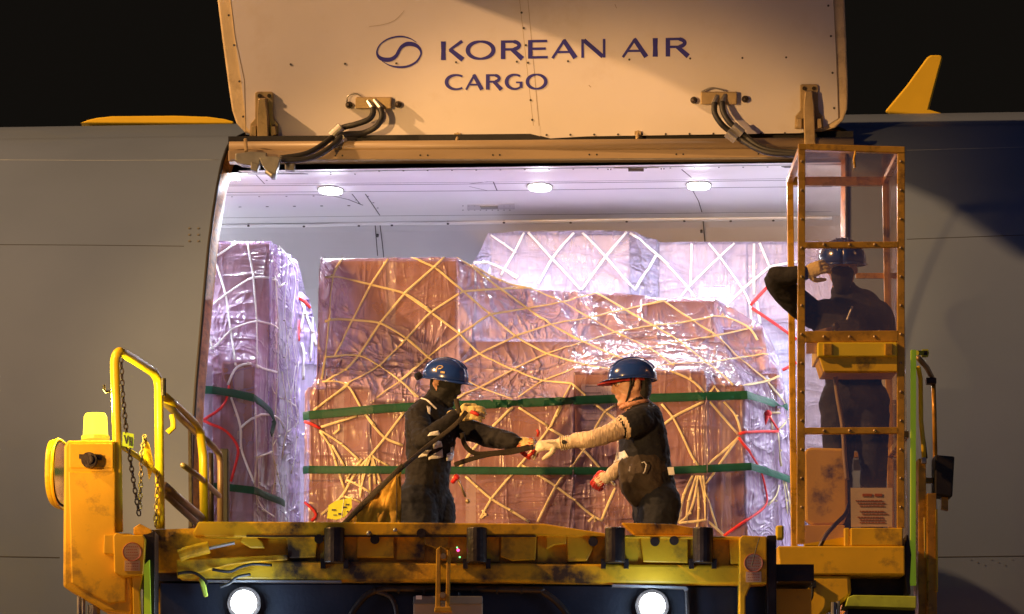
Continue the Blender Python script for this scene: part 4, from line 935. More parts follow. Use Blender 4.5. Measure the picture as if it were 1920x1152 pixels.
chain('safety_chain', [W(227,675,YR-.03), W(230,740,YR-.03), W(238,820,YR-.02), W(250,900,YR+.02), W(262,972,YR+.1)])
chain('safety_chain', [W(271,820,YR+.3), W(266,850,YR+.25), W(264,900,YR+.2), W(262,960,YR+.15)], m='bronze')
chain('safety_chain', [W(296,890,YR+.42), W(294,930,YR+.42), W(291,992,YR+.42)], m='bronze')
P([(271,818),(280,834),(288,868),(287,880),(279,900),(276,880),(265,858)], YR+.3, .012, 'warning_pennant', M['yellow'], rf, 0)
pl_ = P([(230,810),(251,814),(250,841),(229,836)], YR-.03, .006, 'rail_placard', M['lime'], rf, 0)
q = MB()
for a, b in (((233,816),(237,832)),((237,832),(240,817)),((243,819),(243,836)),((247,820),(247,837)),((243,828),(247,829))): q.tube([W(*a, YR-.034), W(*b, YR-.034)], .003, 5)
q.build('placard_print', M['ink'], pl_)
# corner posts with stickers
cp1 = P([(212,1005),(217,998),(232,1003),(268,1003),(272,1010),(268,1078),(230,1082),(214,1074)], YL-.06, .14, 'corner_plate', M['yellow'], ld_, .006)
P([(195,1003),(214,1003),(214,1040),(194,1038)], YL-.05, .08, 'corner_lug', M['yellow'], cp1, .004)
P([(250,990),(262,982),(285,994),(284,1004),(250,1002)], YL, .1, 'torn_bracket', M['yellow_dirty'], cp1, .004)
P([(268,1002),(290,996),(290,1200),(268,1200)], YL+.0, .2, 'corner_column', M['grease'], ld_, .004)
P([(270,1060),(280,1050),(284,1200),(270,1200)], YL-.03, .03, 'reflective_stripe', M['lime'], ld_, 0)
P([(248,1080),(268,1078),(262,1110),(266,1200),(250,1200)], YL-.02, .05, 'lower_strut', M['yellow'], ld_, .004)
def sticker(cx, cy, r, Y, parent):
    q = MB(); c = W(cx, cy, Y); rm_ = r/FPX*(Y+22)
    q.tube([c, c+Vector((0,-.004,0))], rm_, 28); st = q.build('round_sticker', M['paper_old'], parent)
    q = MB(); L = [c+Vector((rm_*math.cos(a/28*2*PI), -.005, rm_*math.sin(a/28*2*PI))) for a in range(29)]; q.tube(L, .0025, 6, False); q.build('sticker_ring', M['red_ink'], st)
    q = MB(); q.pbox(cx-r*.85, cy+r*.95, cx+r*.85, cy+r*2.1, Y-.001, .004); q.build('sticker_panel', M['paper_old'], st)
    q = MB(); random.seed(int(cx))
    for i, yy in enumerate(np.linspace(cy-r*.55, cy+r*1.9, 9)):
        x = cx-r*.65
        while x < cx+r*.55:
            l_ = random.uniform(1.2, 3.2); q.pbox(x, yy-.7, x+l_, yy+.7, Y-.006, .002); x += l_+1.2
    q.build('sticker_print', M['red_ink'], st); random.seed(7)
sticker(248, 1035, 17, YL-.062, cp1)
# right end plate with sticker
cp2 = P([(1386,1010),(1392,1004),(1438,1006),(1438,1095),(1408,1097),(1398,1120),(1398,1250),(1386,1250)], YB-.07, .12, 'corner_plate', M['yellow'], ld_, .006)
P([(1438,1004),(1456,1004),(1456,1250),(1438,1250)], YB-.03, .2, 'corner_column', M['grease'], ld_)
sticker(1413, 1056, 17, YB-.075, cp2)
q = MB(); q.tube([W(x, y, YB-.09) for x, y in ((1424,1008),(1416,1036),(1409,1062))], .0025, 5); q.build('dangling_string', M['black'], cp2)

# ---- operator cage on the right
YF, YK = -2.0, -1.13
cg = empty('operator_cage', (0,0,0)); cg.parent = ld_; cg.location = inv_of(ld_) @ Vector((1.9, -1.6, .5))
cg.name = 'operator_cage'
def bar(x0, y0, x1, y1, Y, d, name='cage_post', m='brownframe', bev=.003): return P([(x0,y0),(x1,y0),(x1,y1),(x0,y1)], Y, d, name, M[m], cg, bev)
P([(1497,270),(1510,270),(1509,1020),(1494,1020)], YF, .04, 'cage_post', M['brownframe'], cg, .003)
P([(1683,276),(1697,276),(1696,990),(1682,990)], YF, .04, 'cage_post', M['brownframe'], cg, .003)
P([(1497,269),(1697,275),(1697,287),(1497,281)], YF-.003, .046, 'cage_rail', M['brownframe'], cg, .004)
for (ya, yb) in ((454,465),(621,642),(802,814)): P([(1509,ya),(1684,ya-1),(1684,yb-1),(1509,yb)], YF-.001, .03, 'cage_rail', M['brownframe'], cg, .003)
# rear frame at the same real height
def same(px, py, Ya, Yb_): p = W(px, py, Ya); return Vector((p.x, Yb_, p.z))
for x in (1497, 1684): 
    a, b = same(x, 275, YF, YK), same(x, 1020, YF, YK); MB().box((a.x, YK, b.z), (a.x+.036, YK+.036, a.z)).build('cage_post', M['brownframe'], cg, bevel=.003)
a, b = same(1497, 272, YF, YK), same(1697, 272, YF, YK); MB().box((a.x, YK-.002, a.z-.05), (b.x, YK+.04, a.z)).build('cage_rail', M['brownframe'], cg, bevel=.003)
f0, f1 = W(1497, 272, YF), W(1697, 272, YF)
for x in (f0.x, f1.x-.036): MB().box((x+.001, YF+.04, f0.z-.036), (x+.035, YK-.003, f0.z-.001)).build('cage_rail', M['brownframe'], cg, bevel=.003)
z1_, z2_ = W(1600, 640, YF).z, W(1600, 812, YF).z
MB().box((f1.x-.034, YF+.04, z2_-.02), (f1.x-.002, YK, z2_+.015)).build('cage_rail', M['brownframe'], cg)
MB().box((f0.x+.002, YF+.042, f0.z-.010), (f1.x-.002, YK-.004, f0.z-.004)).build('roof_pane', M['glass'], cg)
P([(1509,285),(1684,288),(1684,990),(1509,1020)], YF+.018, .004, 'glass_pane', M['glass'], cg, 0)
MB().box((f1.x-.016, YF+.045, W(1600,1000,YF).z), (f1.x-.012, YK-.002, f0.z-.04)).build('glass_pane', M['glass'], cg)
q = MB()
for y in list(range(303, 1000, 54)):
    for x in (1503, 1689): c = W(x, y, YF-.001); q.sphere(c, .008, 8, 6)
for y in (459, 632, 808):
    for x in (1545, 1593, 1640): c = W(x, y, YF-.001); q.sphere(c, .009, 8, 6)
q.build('cage_rivets', M['bronze'], cg, smooth=True)
q = MB(); q.tube([W(x, y, YF-.02) for x, y in ((1604,284),(1601,300),(1603,315))], .007, 6); q.build('hanging_strip', M['brownframe'], cg)
# console tray on the cage, notice, seat back, hose, cage base
cs_ = P([(1533,642),(1683,642),(1683,669),(1533,669)], YF-.03, .40, 'control_console', M['yellow_clean'], cg, .006)
P([(1545,644),(1560,644),(1560,666),(1545,666)], YF-.040, .012, 'console_bracket', M['brownframe'], cs_, .002); P([(1660,644),(1673,644),(1673,666),(1660,666)], YF-.040, .012, 'console_bracket', M['brownframe'], cs_, .002)
P([(1536,669),(1683,669),(1683,697),(1545,697)], YF-.012, .30, 'console_back', M['ochre_seat'], cs_, .004)
q = MB(); q.sphere(W(1567,612,-1.75), .022); q.tube([W(1567,616,-1.75), W(1569,640,-1.75)], .006); q.sphere(W(1650,622,-1.8), .014); q.tube([W(1650,625,-1.8), W(1650,640,-1.8)], .006); q.build('control_lever', M['grease'], cs_, smooth=True)
P([(1512,625),(1560,612),(1560,660),(1512,664)], YF+.08, .01, 'console_plate', M['paper_old'], cs_, 0)
nt_ = P([(1595,915),(1673,915),(1673,988),(1596,988)], YF+.012, .003, 'paper_notice', M['paper_old'], cg, 0)
q = MB(); random.seed(4)
for x0, l_ in ((1617,18),(1640,14)): q.pbox(x0, 926, x0+l_, 931, YF+.009, .002)
for yy, ind in ((939,0),(944,4),(949,8),(959,8),(964,12),(970,4),(975,8),(980,8)):
    x = 1604+ind
    while x < 1604+ind+46: l_ = random.uniform(2, 7); q.pbox(x, yy-.9, min(x+l_, 1668), yy+.9, YF+.009, .002); x += l_+1.6
q.build('notice_print', M['red_ink'], nt_); random.seed(7)
st_ = P([(1507,850),(1512,842),(1520,839),(1583,841),(1588,850),(1590,960),(1582,984),(1524,986),(1510,975)], YF+.30, .08, 'seat_back', M['ochre_seat'], cg, .02)
q = MB(); q.tube([W(x, y, YF+.1) for x, y in smooth_pts([(1593,945),(1585,965),(1565,985),(1548,1005),(1535,1030)])], .012, 10); q.build('cage_hose', M['grease'], cg, smooth=True)
q = MB(); q.tube([W(x, y, YF+.2) for x, y in smooth_pts([(1565,690),(1570,740),(1580,800),(1584,860),(1588,900)])], .013, 10); q.build('cage_cable', M['bronze'], cg, smooth=True)
P([(1583,990),(1593,990),(1593,1025),(1583,1025)], YF-.01, .03, 'cage_stub', M['yellow'], cg)
P([(1595,990),(1693,990),(1693,1024),(1595,1024)], YF-.02, .5, 'step_box', M['yellow'], cg, .006)
P([(1508,985),(1584,985),(1584,1024),(1508,1024)], YF+.28, .05, 'kick_plate', M['yellow'], cg, .004)
fl_a, fl_b = W(1497,1024,YF), W(1697,1024,YF)
MB().box((fl_a.x, YF+.06, fl_a.z-.05), (fl_b.x, YK+.1, fl_a.z+.0)).build('cage_floor', M['grease'], cg)
bs = P([(1458,1024),(1697,1024),(1697,1078),(1463,1078)], YF-.03, 1.0, 'cage_base', M['yellow'], ld_, .008)
P([(1697,1024),(1703,1000),(1709,1040),(1706,1090),(1708,1114),(1700,1116),(1697,1078)], YF+.02, .6, 'base_side_skirt', M['grease'], bs, .004)
P([(1462,1079),(1595,1079),(1597,1115),(1590,1123),(1480,1200),(1458,1200)], YF-.02, .6, 'tank_cover', M['yellow'], ld_, .02)
q = MB(); q.pbox(1517,1088,1530,1102,YF-.05,.03); q.tube([W(x, y, YF-.045) for x, y in smooth_pts([(1523,1100),(1522,1120),(1512,1135),(1500,1152),(1490,1180)])], .008, 8); q.build('cover_latch', M['black'], ld_)
P([(1597,1080),(1706,1080),(1706,1117),(1590,1117)], YF+.2, .3, 'shadowed_frame', M['grease'], ld_)
P([(1590,1120),(1600,1116),(1718,1118),(1718,1141),(1585,1137)], YF-.04, .3, 'step_edge', M['limeold'], ld_, .004)
P([(1590,1141),(1716,1143),(1716,1300),(1590,1300)], YF+.1, .3, 'lower_frame', M['darknavy'], ld_)
q = MB(); q.tube([W(1561,1200,YF-.02), W(1563,1130,YF-.02)], .016, 10); q.tube([W(1571,1200,YF-.02), W(1572,1128,YF-.02)], .010, 10); q.build('lift_rod', M['steel'], ld_)
q = MB(); q.tube([W(148,1118,YL+.05), W(148,1220,YL+.05)], .010, 10); q.tube([W(156,1120,YL+.05), W(156,1220,YL+.05)], .010, 10); q.tube([W(176,1135,YL+.08), W(176,1220,YL+.08)], .03, 10); q.build('lift_rod', M['steel'], ld_)
P([(1455,985),(1470,985),(1470,1012),(1455,1012)], YB+.5, .05, 'end_stop', M['yellow_clean'], ld_, .01)
# white bracket board behind the cage glass
wbz = P([(1600,700),(1682,702),(1682,860),(1600,860)], YK+.12, .02, 'rear_screen', M['paper'], cg, 0)
P([(1646,760),(1660,760),(1660,845),(1646,845)], YK+.09, .02, 'slotted_bracket', M['steel'], wbz, .002); P([(1636,750),(1682,750),(1682,757),(1636,757)], YK+.09, .02, 'bracket_arm', M['steel'], wbz, .002)
P([(1600,848),(1684,848),(1684,858),(1600,858)], YK+.07, .03, 'cage_rail', M['brownframe'], cg, .002); P([(1600,862),(1684,862),(1684,882),(1600,882)], YK+.12, .02, 'rear_screen', M['greymetal'], cg, 0)
P([(1605,512),(1684,512),(1684,522),(1605,522)], YK+.04, .02, 'cage_rail', M['brownframe'], cg, .002)
# lime bar, ladder mast and black lamp box at the far right
P([(1708,656),(1718,656),(1717,1030),(1718,1098),(1707,1098)], -1.8, .03, 'reflective_bar', M['lime'], ld_, .003)
ms = P([(1722,860),(1736,860),(1740,1300),(1722,1300)], -1.6, .25, 'ladder_mast', M['brownframe'], ld_, .004)
P([(1738,925),(1756,925),(1758,1300),(1740,1300)], -1.7, .06, 'ladder_mast', M['brownframe'], ld_, .004)
P([(1755,955),(1758,955),(1759,1110),(1756,1110)], -1.75, .03, 'mast_trim', M['yellow_clean'], ms, 0)
P([(1733,970),(1735,970),(1736,1045),(1734,1045)], -1.75, .03, 'mast_trim', M['yellow_clean'], ms, 0)
q = MB(); q.tube([W(x, y, yy) for x, y, yy in ((1719,662,-1.7),(1738,662,-1.6))], .014, 8); q.build('rail_stub', M['limeold'], ld_)
P([(1729,655),(1741,655),(1741,668),(1729,668)], -1.65, .05, 'square_tube_end', M['limeold'], ld_, .002); P([(1731,658),(1739,658),(1739,666),(1731,666)], -1.655, .006, 'tube_opening', M['black'], ld_, 0)
rail([W(1722,690,-1.7), W(1726,710,-1.6), W(1727,790,-1.6), W(1731,830,-1.6), W(1733,870,-1.6)], .013, 'ladder_rail', M['yellow_clean'])
rail([W(1722,672,-1.7), W(1738,690,-1.4), W(1750,714,-1.2)], .015, 'ladder_rail', M['bronze'])
P([(1736,708),(1756,708),(1756,720),(1738,720)], -1.3, .06, 'rail_joint', M['grease'], ld_)
rail([W(1750,716,-1.25), W(1752,780,-1.25), W(1755,930,-1.25)], .013, 'ladder_rail', M['brownframe'])
rail([W(1729,800,-1.55), W(1735,830,-1.5), W(1738,860,-1.5)], .004, 'thin_cable', M['black'])
P([(1728,858),(1737,858),(1737,869),(1728,869)], -1.66, .03, 'cable_socket', M['steel'], ld_, .002)
bbx = P([(1753,853),(1790,856),(1786,932),(1753,928)], -1.6, .18, 'lamp_box', M['black'], ld_, .008)
P([(1766,930),(1778,930),(1778,958),(1765,955)], -1.55, .04, 'box_bracket', M['brownframe'], bbx, .003)
P([(1735,895),(1753,897),(1753,906),(1735,906)], -1.5, .04, 'box_arm', M['brownframe'], bbx, .003)

# ================================================================== PEOPLE
def lofts_to_mesh(name, parts, voxel, mats, parent, disp=None, smooth_it=3):
    """parts: (points, radii[(a,b)], side vector, material index). Joined into one continuous skin."""
    vs, fs, lab = [], [], []
    for pts, rad, side, mi in parts:
        Pn = [Vector(p) for p in pts]; n = 18; side = Vector(side)
        # densify
        data = [tuple(p)+tuple(r) for p, r in zip(Pn, rad)]
        data = smooth_pts(data, 5) if len(data) > 2 else [tuple(lerp(a, b, t/5) for a, b in zip(data[0], data[1])) for t in range(6)]
        C_ = [Vector(d[:3]) for d in data]; R_ = [(max(d[3], .002), max(d[4], .002)) for d in data]
        T0 = (C_[1]-C_[0]).normalized(); T1 = (C_[-1]-C_[-2]).normalized()
        m0, m1 = min(R_[0]), min(R_[-1])
        C_ = [C_[0]-T0*m0*.85, C_[0]-T0*m0*.5]+C_+[C_[-1]+T1*m1*.5, C_[-1]+T1*m1*.85]
        sc_ = lambda r, k: (r[0]*k, r[1]*k)
        R_ = [sc_(R_[0], .5), sc_(R_[0], .85)]+R_+[sc_(R_[-1], .85), sc_(R_[-1], .5)]
        k0 = len(vs)
        for i, c in enumerate(C_):
            T = (C_[min(i+1, len(C_)-1)]-C_[max(i-1, 0)]).normalized(); U = side-T*side.dot(T)
            U = U.normalized() if U.length > 1e-4 else T.orthogonal().normalized(); V = T.cross(U)
            for j in range(n): a = 2*PI*j/n; vs.append(c+U*(R_[i][0]*math.cos(a))+V*(R_[i][1]*math.sin(a))); lab.append(mi)
        L_ = len(C_)
        for i in range(L_-1):
            for j in range(n): fs.append((k0+i*n+j, k0+i*n+(j+1)%n, k0+(i+1)*n+(j+1)%n, k0+(i+1)*n+j))
        fs.append(tuple(k0+j for j in range(n-1, -1, -1))); fs.append(tuple(k0+(L_-1)*n+j for j in range(n)))
    im = inv_of(parent); me = bpy.data.meshes.new(name); me.from_pydata([tuple(im @ v) for v in vs], [], fs); me.update()
    tmp = bpy.data.objects.new('tmp', me); COL.objects.link(tmp)
    bm = bmesh.new(); bm.from_mesh(me); bmesh.ops.recalc_face_normals(bm, faces=bm.faces); bm.to_mesh(me); bm.free()
    r = tmp.modifiers.new('r', 'REMESH'); r.mode = 'VOXEL'; r.voxel_size = voxel
    sm = tmp.modifiers.new('s', 'SMOOTH'); sm.factor = .5; sm.iterations = smooth_it
    dg = bpy.context.evaluated_depsgraph_get(); out = bpy.data.meshes.new_from_object(tmp.evaluated_get(dg)); bpy.data.objects.remove(tmp); bpy.data.meshes.remove(me)
    out.name = name; out.materials.clear()
    for m in mats: out.materials.append(m)
    if len(mats) > 1:
        kd = KDTree(len(vs))
        for i, v in enumerate(vs): kd.insert(im @ v, i)
        kd.balance(); out.polygons.foreach_set('material_index', [lab[kd.find(p.center)[1]] for p in out.polygons])
    if disp:
        amp, fr = disp
        nrm_ = [v.normal.copy() for v in out.vertices]
        for v, nn in zip(out.vertices, nrm_):
            if len(mats) > 1: pass
            w_ = noise.noise(Vector((v.co.x*fr, v.co.y*fr, v.co.z*fr*1.7))); w2 = noise.noise(Vector((v.co.x*fr*2+v.co.z*fr*2, v.co.y*fr*2, v.co.z*fr*2.4)))
            v.co += nn*(amp*(w_+.7*(1-2*abs(w2))-.3))
    out.polygons.foreach_set('use_smooth', [True]*len(out.polygons)); out.update()
    o = bpy.data.objects.new(name, out); COL.objects.link(o); o.parent = parent; return o
def V3(px, py, y): return W(px, py, y)
def hand_parts(wr, d, up, curl=.5, mi=0, s=1.0, fingers_mi=None, spread=.12, thumb_side=1):
    """palm with five separate fingers; d: towards the finger tips, up: back of the hand"""
    fm = mi if fingers_mi is None else fingers_mi
    d = Vector(d).normalized(); up = Vector(up); up = (up-d*up.dot(d)).normalized(); sd_ = d.cross(up)*thumb_side   # sd_: thumb side
    wr = Vector(wr); pts = []
    pts.append(([wr-d*.03*s, wr+d*.01*s, wr+d*.05*s, wr+d*.092*s], [(.031*s,.026*s),(.034*s,.023*s),(.043*s,.020*s),(.040*s,.015*s)], sd_, mi))
    for k, (off, ln) in enumerate(((.030,.078),(.010,.088),(-.011,.082),(-.031,.064))):
        b = wr+d*.088*s+sd_*off*s; dd = (d+sd_*(off*spread*22*.5)).normalized(); a = 0; P_ = [b-d*.015*s, b]; cu = curl*(1+.12*k)
        for q_, fr_ in enumerate((.45,.32,.25)):
            a += cu*(.8 if q_ == 0 else 1.0); v = dd*math.cos(a)-up*math.sin(a); P_.append(P_[-1]+v*ln*fr_*s)
        r_ = .0108*s; pts.append((P_, [(r_,r_),(r_,r_),(r_*.98,r_*.98),(r_*.92,r_*.92),(r_*.8,r_*.8)], sd_, fm))
    b = wr+d*.025*s+sd_*.030*s; t1 = (d*.55+sd_*.7-up*.35).normalized(); t2 = (d*.85+sd_*.15-up*.5*curl*2).normalized()
    pts.append(([b-sd_*.01*s, b+t1*.032*s, b+t1*.032*s+t2*.034*s, b+t1*.032*s+t2*.060*s], [(.014*s,.014*s),(.0135*s,.0135*s),(.012*s,.012*s),(.009*s,.009*s)], up, fm))
    return pts
def head_parts(c, f, u, mi_face, mi_skin, mi_neck, neckbase, s=1.0):
    """c: centre of the head, f: facing, u: up"""
    f = Vector(f).normalized(); u = Vector(u); u = (u-f*u.dot(f)).normalized(); sd_ = f.cross(u)
    P_ = lambda a, b, c_=0: c+f*a*s+u*b*s+sd_*c_*s
    out = [([P_(.03,-.125), P_(.028,-.10), P_(.015,-.06), P_(.004,-.01), P_(-.004,.04), P_(-.008,.085), P_(-.01,.112)],
            [(.030*s,.030*s),(.045*s,.052*s),(.064*s,.080*s),(.073*s,.094*s),(.076*s,.097*s),(.066*s,.084*s),(.040*s,.05*s)], sd_, mi_face)]
    out.append(([P_(.088,.018), P_(.100,-.005), P_(.110,-.026), P_(.096,-.036)], [(.008*s,.008*s),(.009*s,.012*s),(.014*s,.012*s),(.012*s,.008*s)], sd_, mi_face))     # nose
    out.append(([P_(.088,-.060,-.02), P_(.094,-.058,0), P_(.088,-.060,.02)], [(.006*s,.005*s),(.008*s,.006*s),(.006*s,.005*s)], u, mi_face))   # lips
    out.append(([P_(.086,-.071,-.016), P_(.091,-.070,0), P_(.086,-.071,.016)], [(.006*s,.005*s),(.008*s,.006*s),(.006*s,.005*s)], u, mi_face))
    out.append(([P_(.074,-.100,-.012), P_(.080,-.104,0), P_(.074,-.100,.012)], [(.012*s,.012*s),(.016*s,.016*s),(.012*s,.012*s)], u, mi_face))  # chin
    out.append(([P_(.084,.032,-.045), P_(.094,.034,0), P_(.084,.032,.045)], [(.008*s,.007*s),(.009*s,.007*s),(.008*s,.007*s)], u, mi_face))  # brow
    for sg in (-1, 1):
        out.append(([P_(-.012,-.035,.076*sg), P_(-.016,-.005,.082*sg), P_(-.012,.022,.080*sg)], [(.012*s,.007*s),(.018*s,.008*s),(.014*s,.007*s)], f, mi_skin))
    out.append(([neckbase, P_(-.022,-.14), P_(-.02,-.07)], [(.068*s,.062*s),(.056*s,.056*s),(.054*s,.058*s)], sd_, mi_neck))
    return out
def eyes(c, f, u, parent, s=1.0):
    f = Vector(f).normalized(); u = Vector(u); u = (u-f*u.dot(f)).normalized(); sd_ = f.cross(u); o = None
    for sg in (-1, 1):
        q = MB(); p = c+f*.080*s+u*.010*s+sd_*.031*s*sg; q.sphere(p, .012*s, 12, 8); e = q.build('eye', M['paper'], parent, smooth=True)
        q = MB(); q.sphere(p+f*.0075*s, .0062*s, 10, 6); q.build('iris', M['mask'], e, smooth=True)
def helmet(c, f, u, parent, s=1.0, tilt=0):
    f = Vector(f).normalized(); u = Vector(u); u = (u-f*u.dot(f)).normalized(); sd_ = f.cross(u)
    rows_ = []
    for i in range(15):
        a = i/14*PI/2*1.10; rr_ = math.sin(a); hh = math.cos(a)
        rows_.append([c+f*(rr_*.150*s*math.cos(b))+sd_*(rr_*.124*s*math.sin(b))+u*(hh*.118*s+.035*s) for b in [2*PI*j/36 for j in range(37)]])
    q = MB(); q.grid(rows_); h_ = q.build('helmet', M['helmet'], parent, smooth=True, solid=.004)
    q = MB(); R1 = rows_[-1]; br = []
    for j in range(37):
        b = 2*PI*j/36; e = .010+.045*max(0, math.cos(b))**1.5
        br.append([R1[j]+u*.006*s, R1[j]+(f*math.cos(b)+sd_*math.sin(b))*e*s-u*(.004+.010*max(0, math.cos(b)))*s, R1[j]-u*.006*s])
    q.grid(br); q.build('helmet_brim', M['helmet'], h_, smooth=True, solid=.002)
    q = MB()
    for w_ in (-.03, 0, .03):   # ridges over the crown
        q.tube([c+f*(math.sin(t)*.150*s)+sd_*w_*s+u*(math.cos(t)*.118*s*math.sqrt(max(.1, 1-(w_/.124)**2))+.036*s) for t in [lerp(-1.1, 1.0, k/14) for k in range(15)]], .004*s, 6)
    q.build('helmet_ridge', M['helmet'], h_, smooth=True)
    return h_, rows_
def surface_patch(name, m, parent, bvh, px, off=.004, nx_=6, ny_=4, sub=True):
    """a patch sewn on clothing: px = four corners in the view, laid on the body"""
    rows_ = []
    for i in range(ny_+1):
        r_ = []
        for j in range(nx_+1):
            a = [lerp(px[0][k], px[1][k], j/nx_) for k in (0, 1)]; b = [lerp(px[3][k], px[2][k], j/nx_) for k in (0, 1)]
            p, n = cast(bvh, lerp(a[0], b[0], i/ny_), lerp(a[1], b[1], i/ny_), -1.0); r_.append(p+n*off)
        rows_.append(r_)
    q = MB(); q.grid(rows_); return q.build(name, m, parent, smooth=True, solid=.002)

# ---- left man: dark workwear, blue helmet, black balaclava, yellow gloves
Y1 = -1.0
p1 = empty('person', (W(795,960,Y1).x, Y1, 0)); tag(p1, 'man in black jacket, blue helmet and black face mask holding a strap', 'person')
f1 = Vector((.80,-.60,0)); s1 = Vector((.60,.80,0)); hc1 = V3(835,718,Y1-.02); hu1 = Vector((.10,-.12,1)); hf1 = Vector((.86,-.50,-.38))
hip = V3(797,940,Y1); z = lambda p, zz: Vector((p.x, p.y, zz))
parts = [([V3(797,978,Y1), V3(797,945,Y1), V3(800,905,Y1), V3(803,870,Y1), V3(806,835,Y1), V3(808,800,Y1), V3(811,772,Y1), V3(815,756,Y1+.01)],
          [(.142,.105),(.156,.114),(.146,.112),(.140,.114),(.156,.124),(.176,.124),(.150,.105),(.078,.074)], s1, 0)]
for sg, off in ((-1, 0), (1, 0)):
    h0 = hip+s1*.085*sg
    kn = Vector((h0.x+.03, h0.y-.03, .50)); an = Vector((h0.x-.02+.02*sg, h0.y+.02, .10))
    parts.append(([h0, Vector(((h0.x+kn.x)/2+.01, (h0.y+kn.y)/2, .70)), kn, kn.lerp(an, .5), an], [(.112,.115),(.095,.10),(.074,.08),(.070,.075),(.058,.062)], s1, 1))
    parts.append(([an+Vector((0,0,-.04)), an+f1*.08+Vector((0,0,-.055)), an+f1*.17+Vector((0,0,-.065))], [(.045,.05),(.046,.038),(.040,.028)], s1, 2))
# arms: near arm bent across the chest, far arm stretched to the right
shR, elR, wrR = V3(783,782,Y1-.10), V3(795,828,Y1-.36), V3(852,782,Y1-.34)
parts.append(([V3(796,772,Y1-.04), shR, shR.lerp(elR, .5), elR, elR.lerp(wrR, .5), wrR], [(.068,.068),(.069,.070),(.060,.062),(.056,.058),(.050,.052),(.042,.044)], (0,0,1), 0))
shL, elL, wrL = V3(846,788,Y1+.10), V3(912,818,Y1+.02), V3(966,829,Y1-.12)
parts.append(([V3(826,778,Y1+.06), shL, shL.lerp(elL, .5)+Vector((0,0,-.01)), elL, elL.lerp(wrL, .5), wrL], [(.064,.064),(.066,.068),(.062,.064),(.060,.062),(.056,.058),(.044,.048)], (0,0,1), 0))
parts += head_parts(hc1, hf1, hu1, 3, 4, 3, V3(816,762,Y1+.01))
b1 = lofts_to_mesh('body', parts, .0085, [M['cloth2'], M['trousers'], M['mask'], M['mask'], M['skin']], p1, disp=(.0075, 13), smooth_it=3)
bv1 = world_bvh(b1)
h1, hr1 = helmet(hc1+Vector((-.002,0,.0)), hf1*1.0+Vector((0,0,.20)), hu1, p1, .93)
hb1 = world_bvh(h1)
q = MB()
for L, w_ in ((([(818,698),(818,685),(834,686),(833,692),(822,692)]), .006), (([(826,698),(834,699)]), .012)): ribbon(q, hb1, L, w_, .002, .3, 5, Y1-.1)
q.build('helmet_sticker', M['bronze'], h1)
q = MB(); q.tube([hc1+Vector((-.14,-.0,.045)), hc1+Vector((-.165,-.01,.03))], .022, 12); q.build('helmet_knob', M['black'], h1)
g1 = lofts_to_mesh('glove', hand_parts(wrR+Vector((.01,0,.01)), (.85,-.2,.10), (.1,-1,.35), .45, 0, 1.05, 1, thumb_side=-1), .0042, [M['glove'], M['glove']], p1, smooth_it=1)
q = MB(); q.tube([V3(882,772,Y1-.40), V3(893,776,Y1-.40), V3(898,779,Y1-.40)], .010, 8); q.build('glove_fingertip', M['gred'], g1, smooth=True)
g1b = lofts_to_mesh('glove', hand_parts(wrL, (.92,-.15,-.12), (0,-.75,.65), .75, 0, 1.05, 1, thumb_side=1), .0042, [M['glove'], M['gred']], p1, smooth_it=1)
# reflective patches and harness
for px in ([(806,812),(822,808),(824,816),(802,818)], [(811,827),(826,826),(828,838),(812,842)], [(790,844),(808,842),(800,856),(785,858)], [(803,858),(828,842),(829,858),(803,862)], [(836,852),(849,844),(848,864),(836,864)], [(843,838),(848,838),(848,846),(842,848)]):
    surface_patch('reflective_patch', M['reflect'], p1, bv1, px, .006)
q = MB(); ribbon(q, bv1, [(790,742),(800,752),(818,768)], .010, .006, .3, 6, Y1); q.build('collar_cord', M['net_white'], p1)
surface_patch('shoulder_stripe', M['reflect'], p1, bv1, [(800,762),(807,764),(806,778),(802,776)], .005)
q = MB(); a_ = V3(856,895,Y1-.16); q.sphere(a_, .018, 10, 8); q.tube([a_, V3(848,905,Y1-.14)], .012, 8); kp = q.build('red_tag', M['redcord'], p1, smooth=True)
q = MB(); q.tube([a_, V3(866,915,Y1-.15), V3(873,932,Y1-.15)], .007, 8); q.sphere(V3(877,940,Y1-.15), .014, 10, 8); q.build('hanging_hook', M['bronze'], p1, smooth=True)

# ---- right man: blue helmet over red cap, glasses, navy t-shirt, cream arm sleeve
Y2 = -1.0
p2 = empty('person', (W(1225,960,Y2).x, Y2, 0)); tag(p2, 'man in red cap under a blue helmet, navy shirt and pale arm sleeve, reaching left', 'person')
f2 = Vector((-.97,-.22,0)); s2 = Vector((.22,-.97,0)); hc2 = V3(1184,722,Y2); hu2 = Vector((-.08,0,1)); hf2 = Vector((-.96,-.22,-.08))
parts = [([V3(1231,985,Y2), V3(1230,950,Y2), V3(1222,912,Y2), V3(1212,872,Y2), V3(1207,835,Y2), V3(1205,805,Y2), V3(1204,783,Y2), V3(1196,764,Y2)],
          [(.142,.115),(.152,.128),(.146,.132),(.152,.136),(.164,.140),(.174,.126),(.155,.108),(.080,.080)], s2, 0)]
hip2 = V3(1231,945,Y2)
for sg in (-1, 1):
    h0 = hip2+s2*.085*sg; kn = Vector((h0.x-.02-.03*sg, h0.y-.02, .50)); an = Vector((h0.x+.03-.06*sg, h0.y+.02, .10))
    parts.append(([h0, Vector(((h0.x+kn.x)/2, (h0.y+kn.y)/2, .70)), kn, kn.lerp(an, .5), an], [(.115,.12),(.098,.104),(.078,.082),(.072,.075),(.058,.062)], s2, 1))
    parts.append(([an+Vector((0,0,-.04)), an+f2*.08+Vector((0,0,-.055)), an+f2*.17+Vector((0,0,-.065))], [(.045,.05),(.046,.038),(.040,.028)], s2, 2))
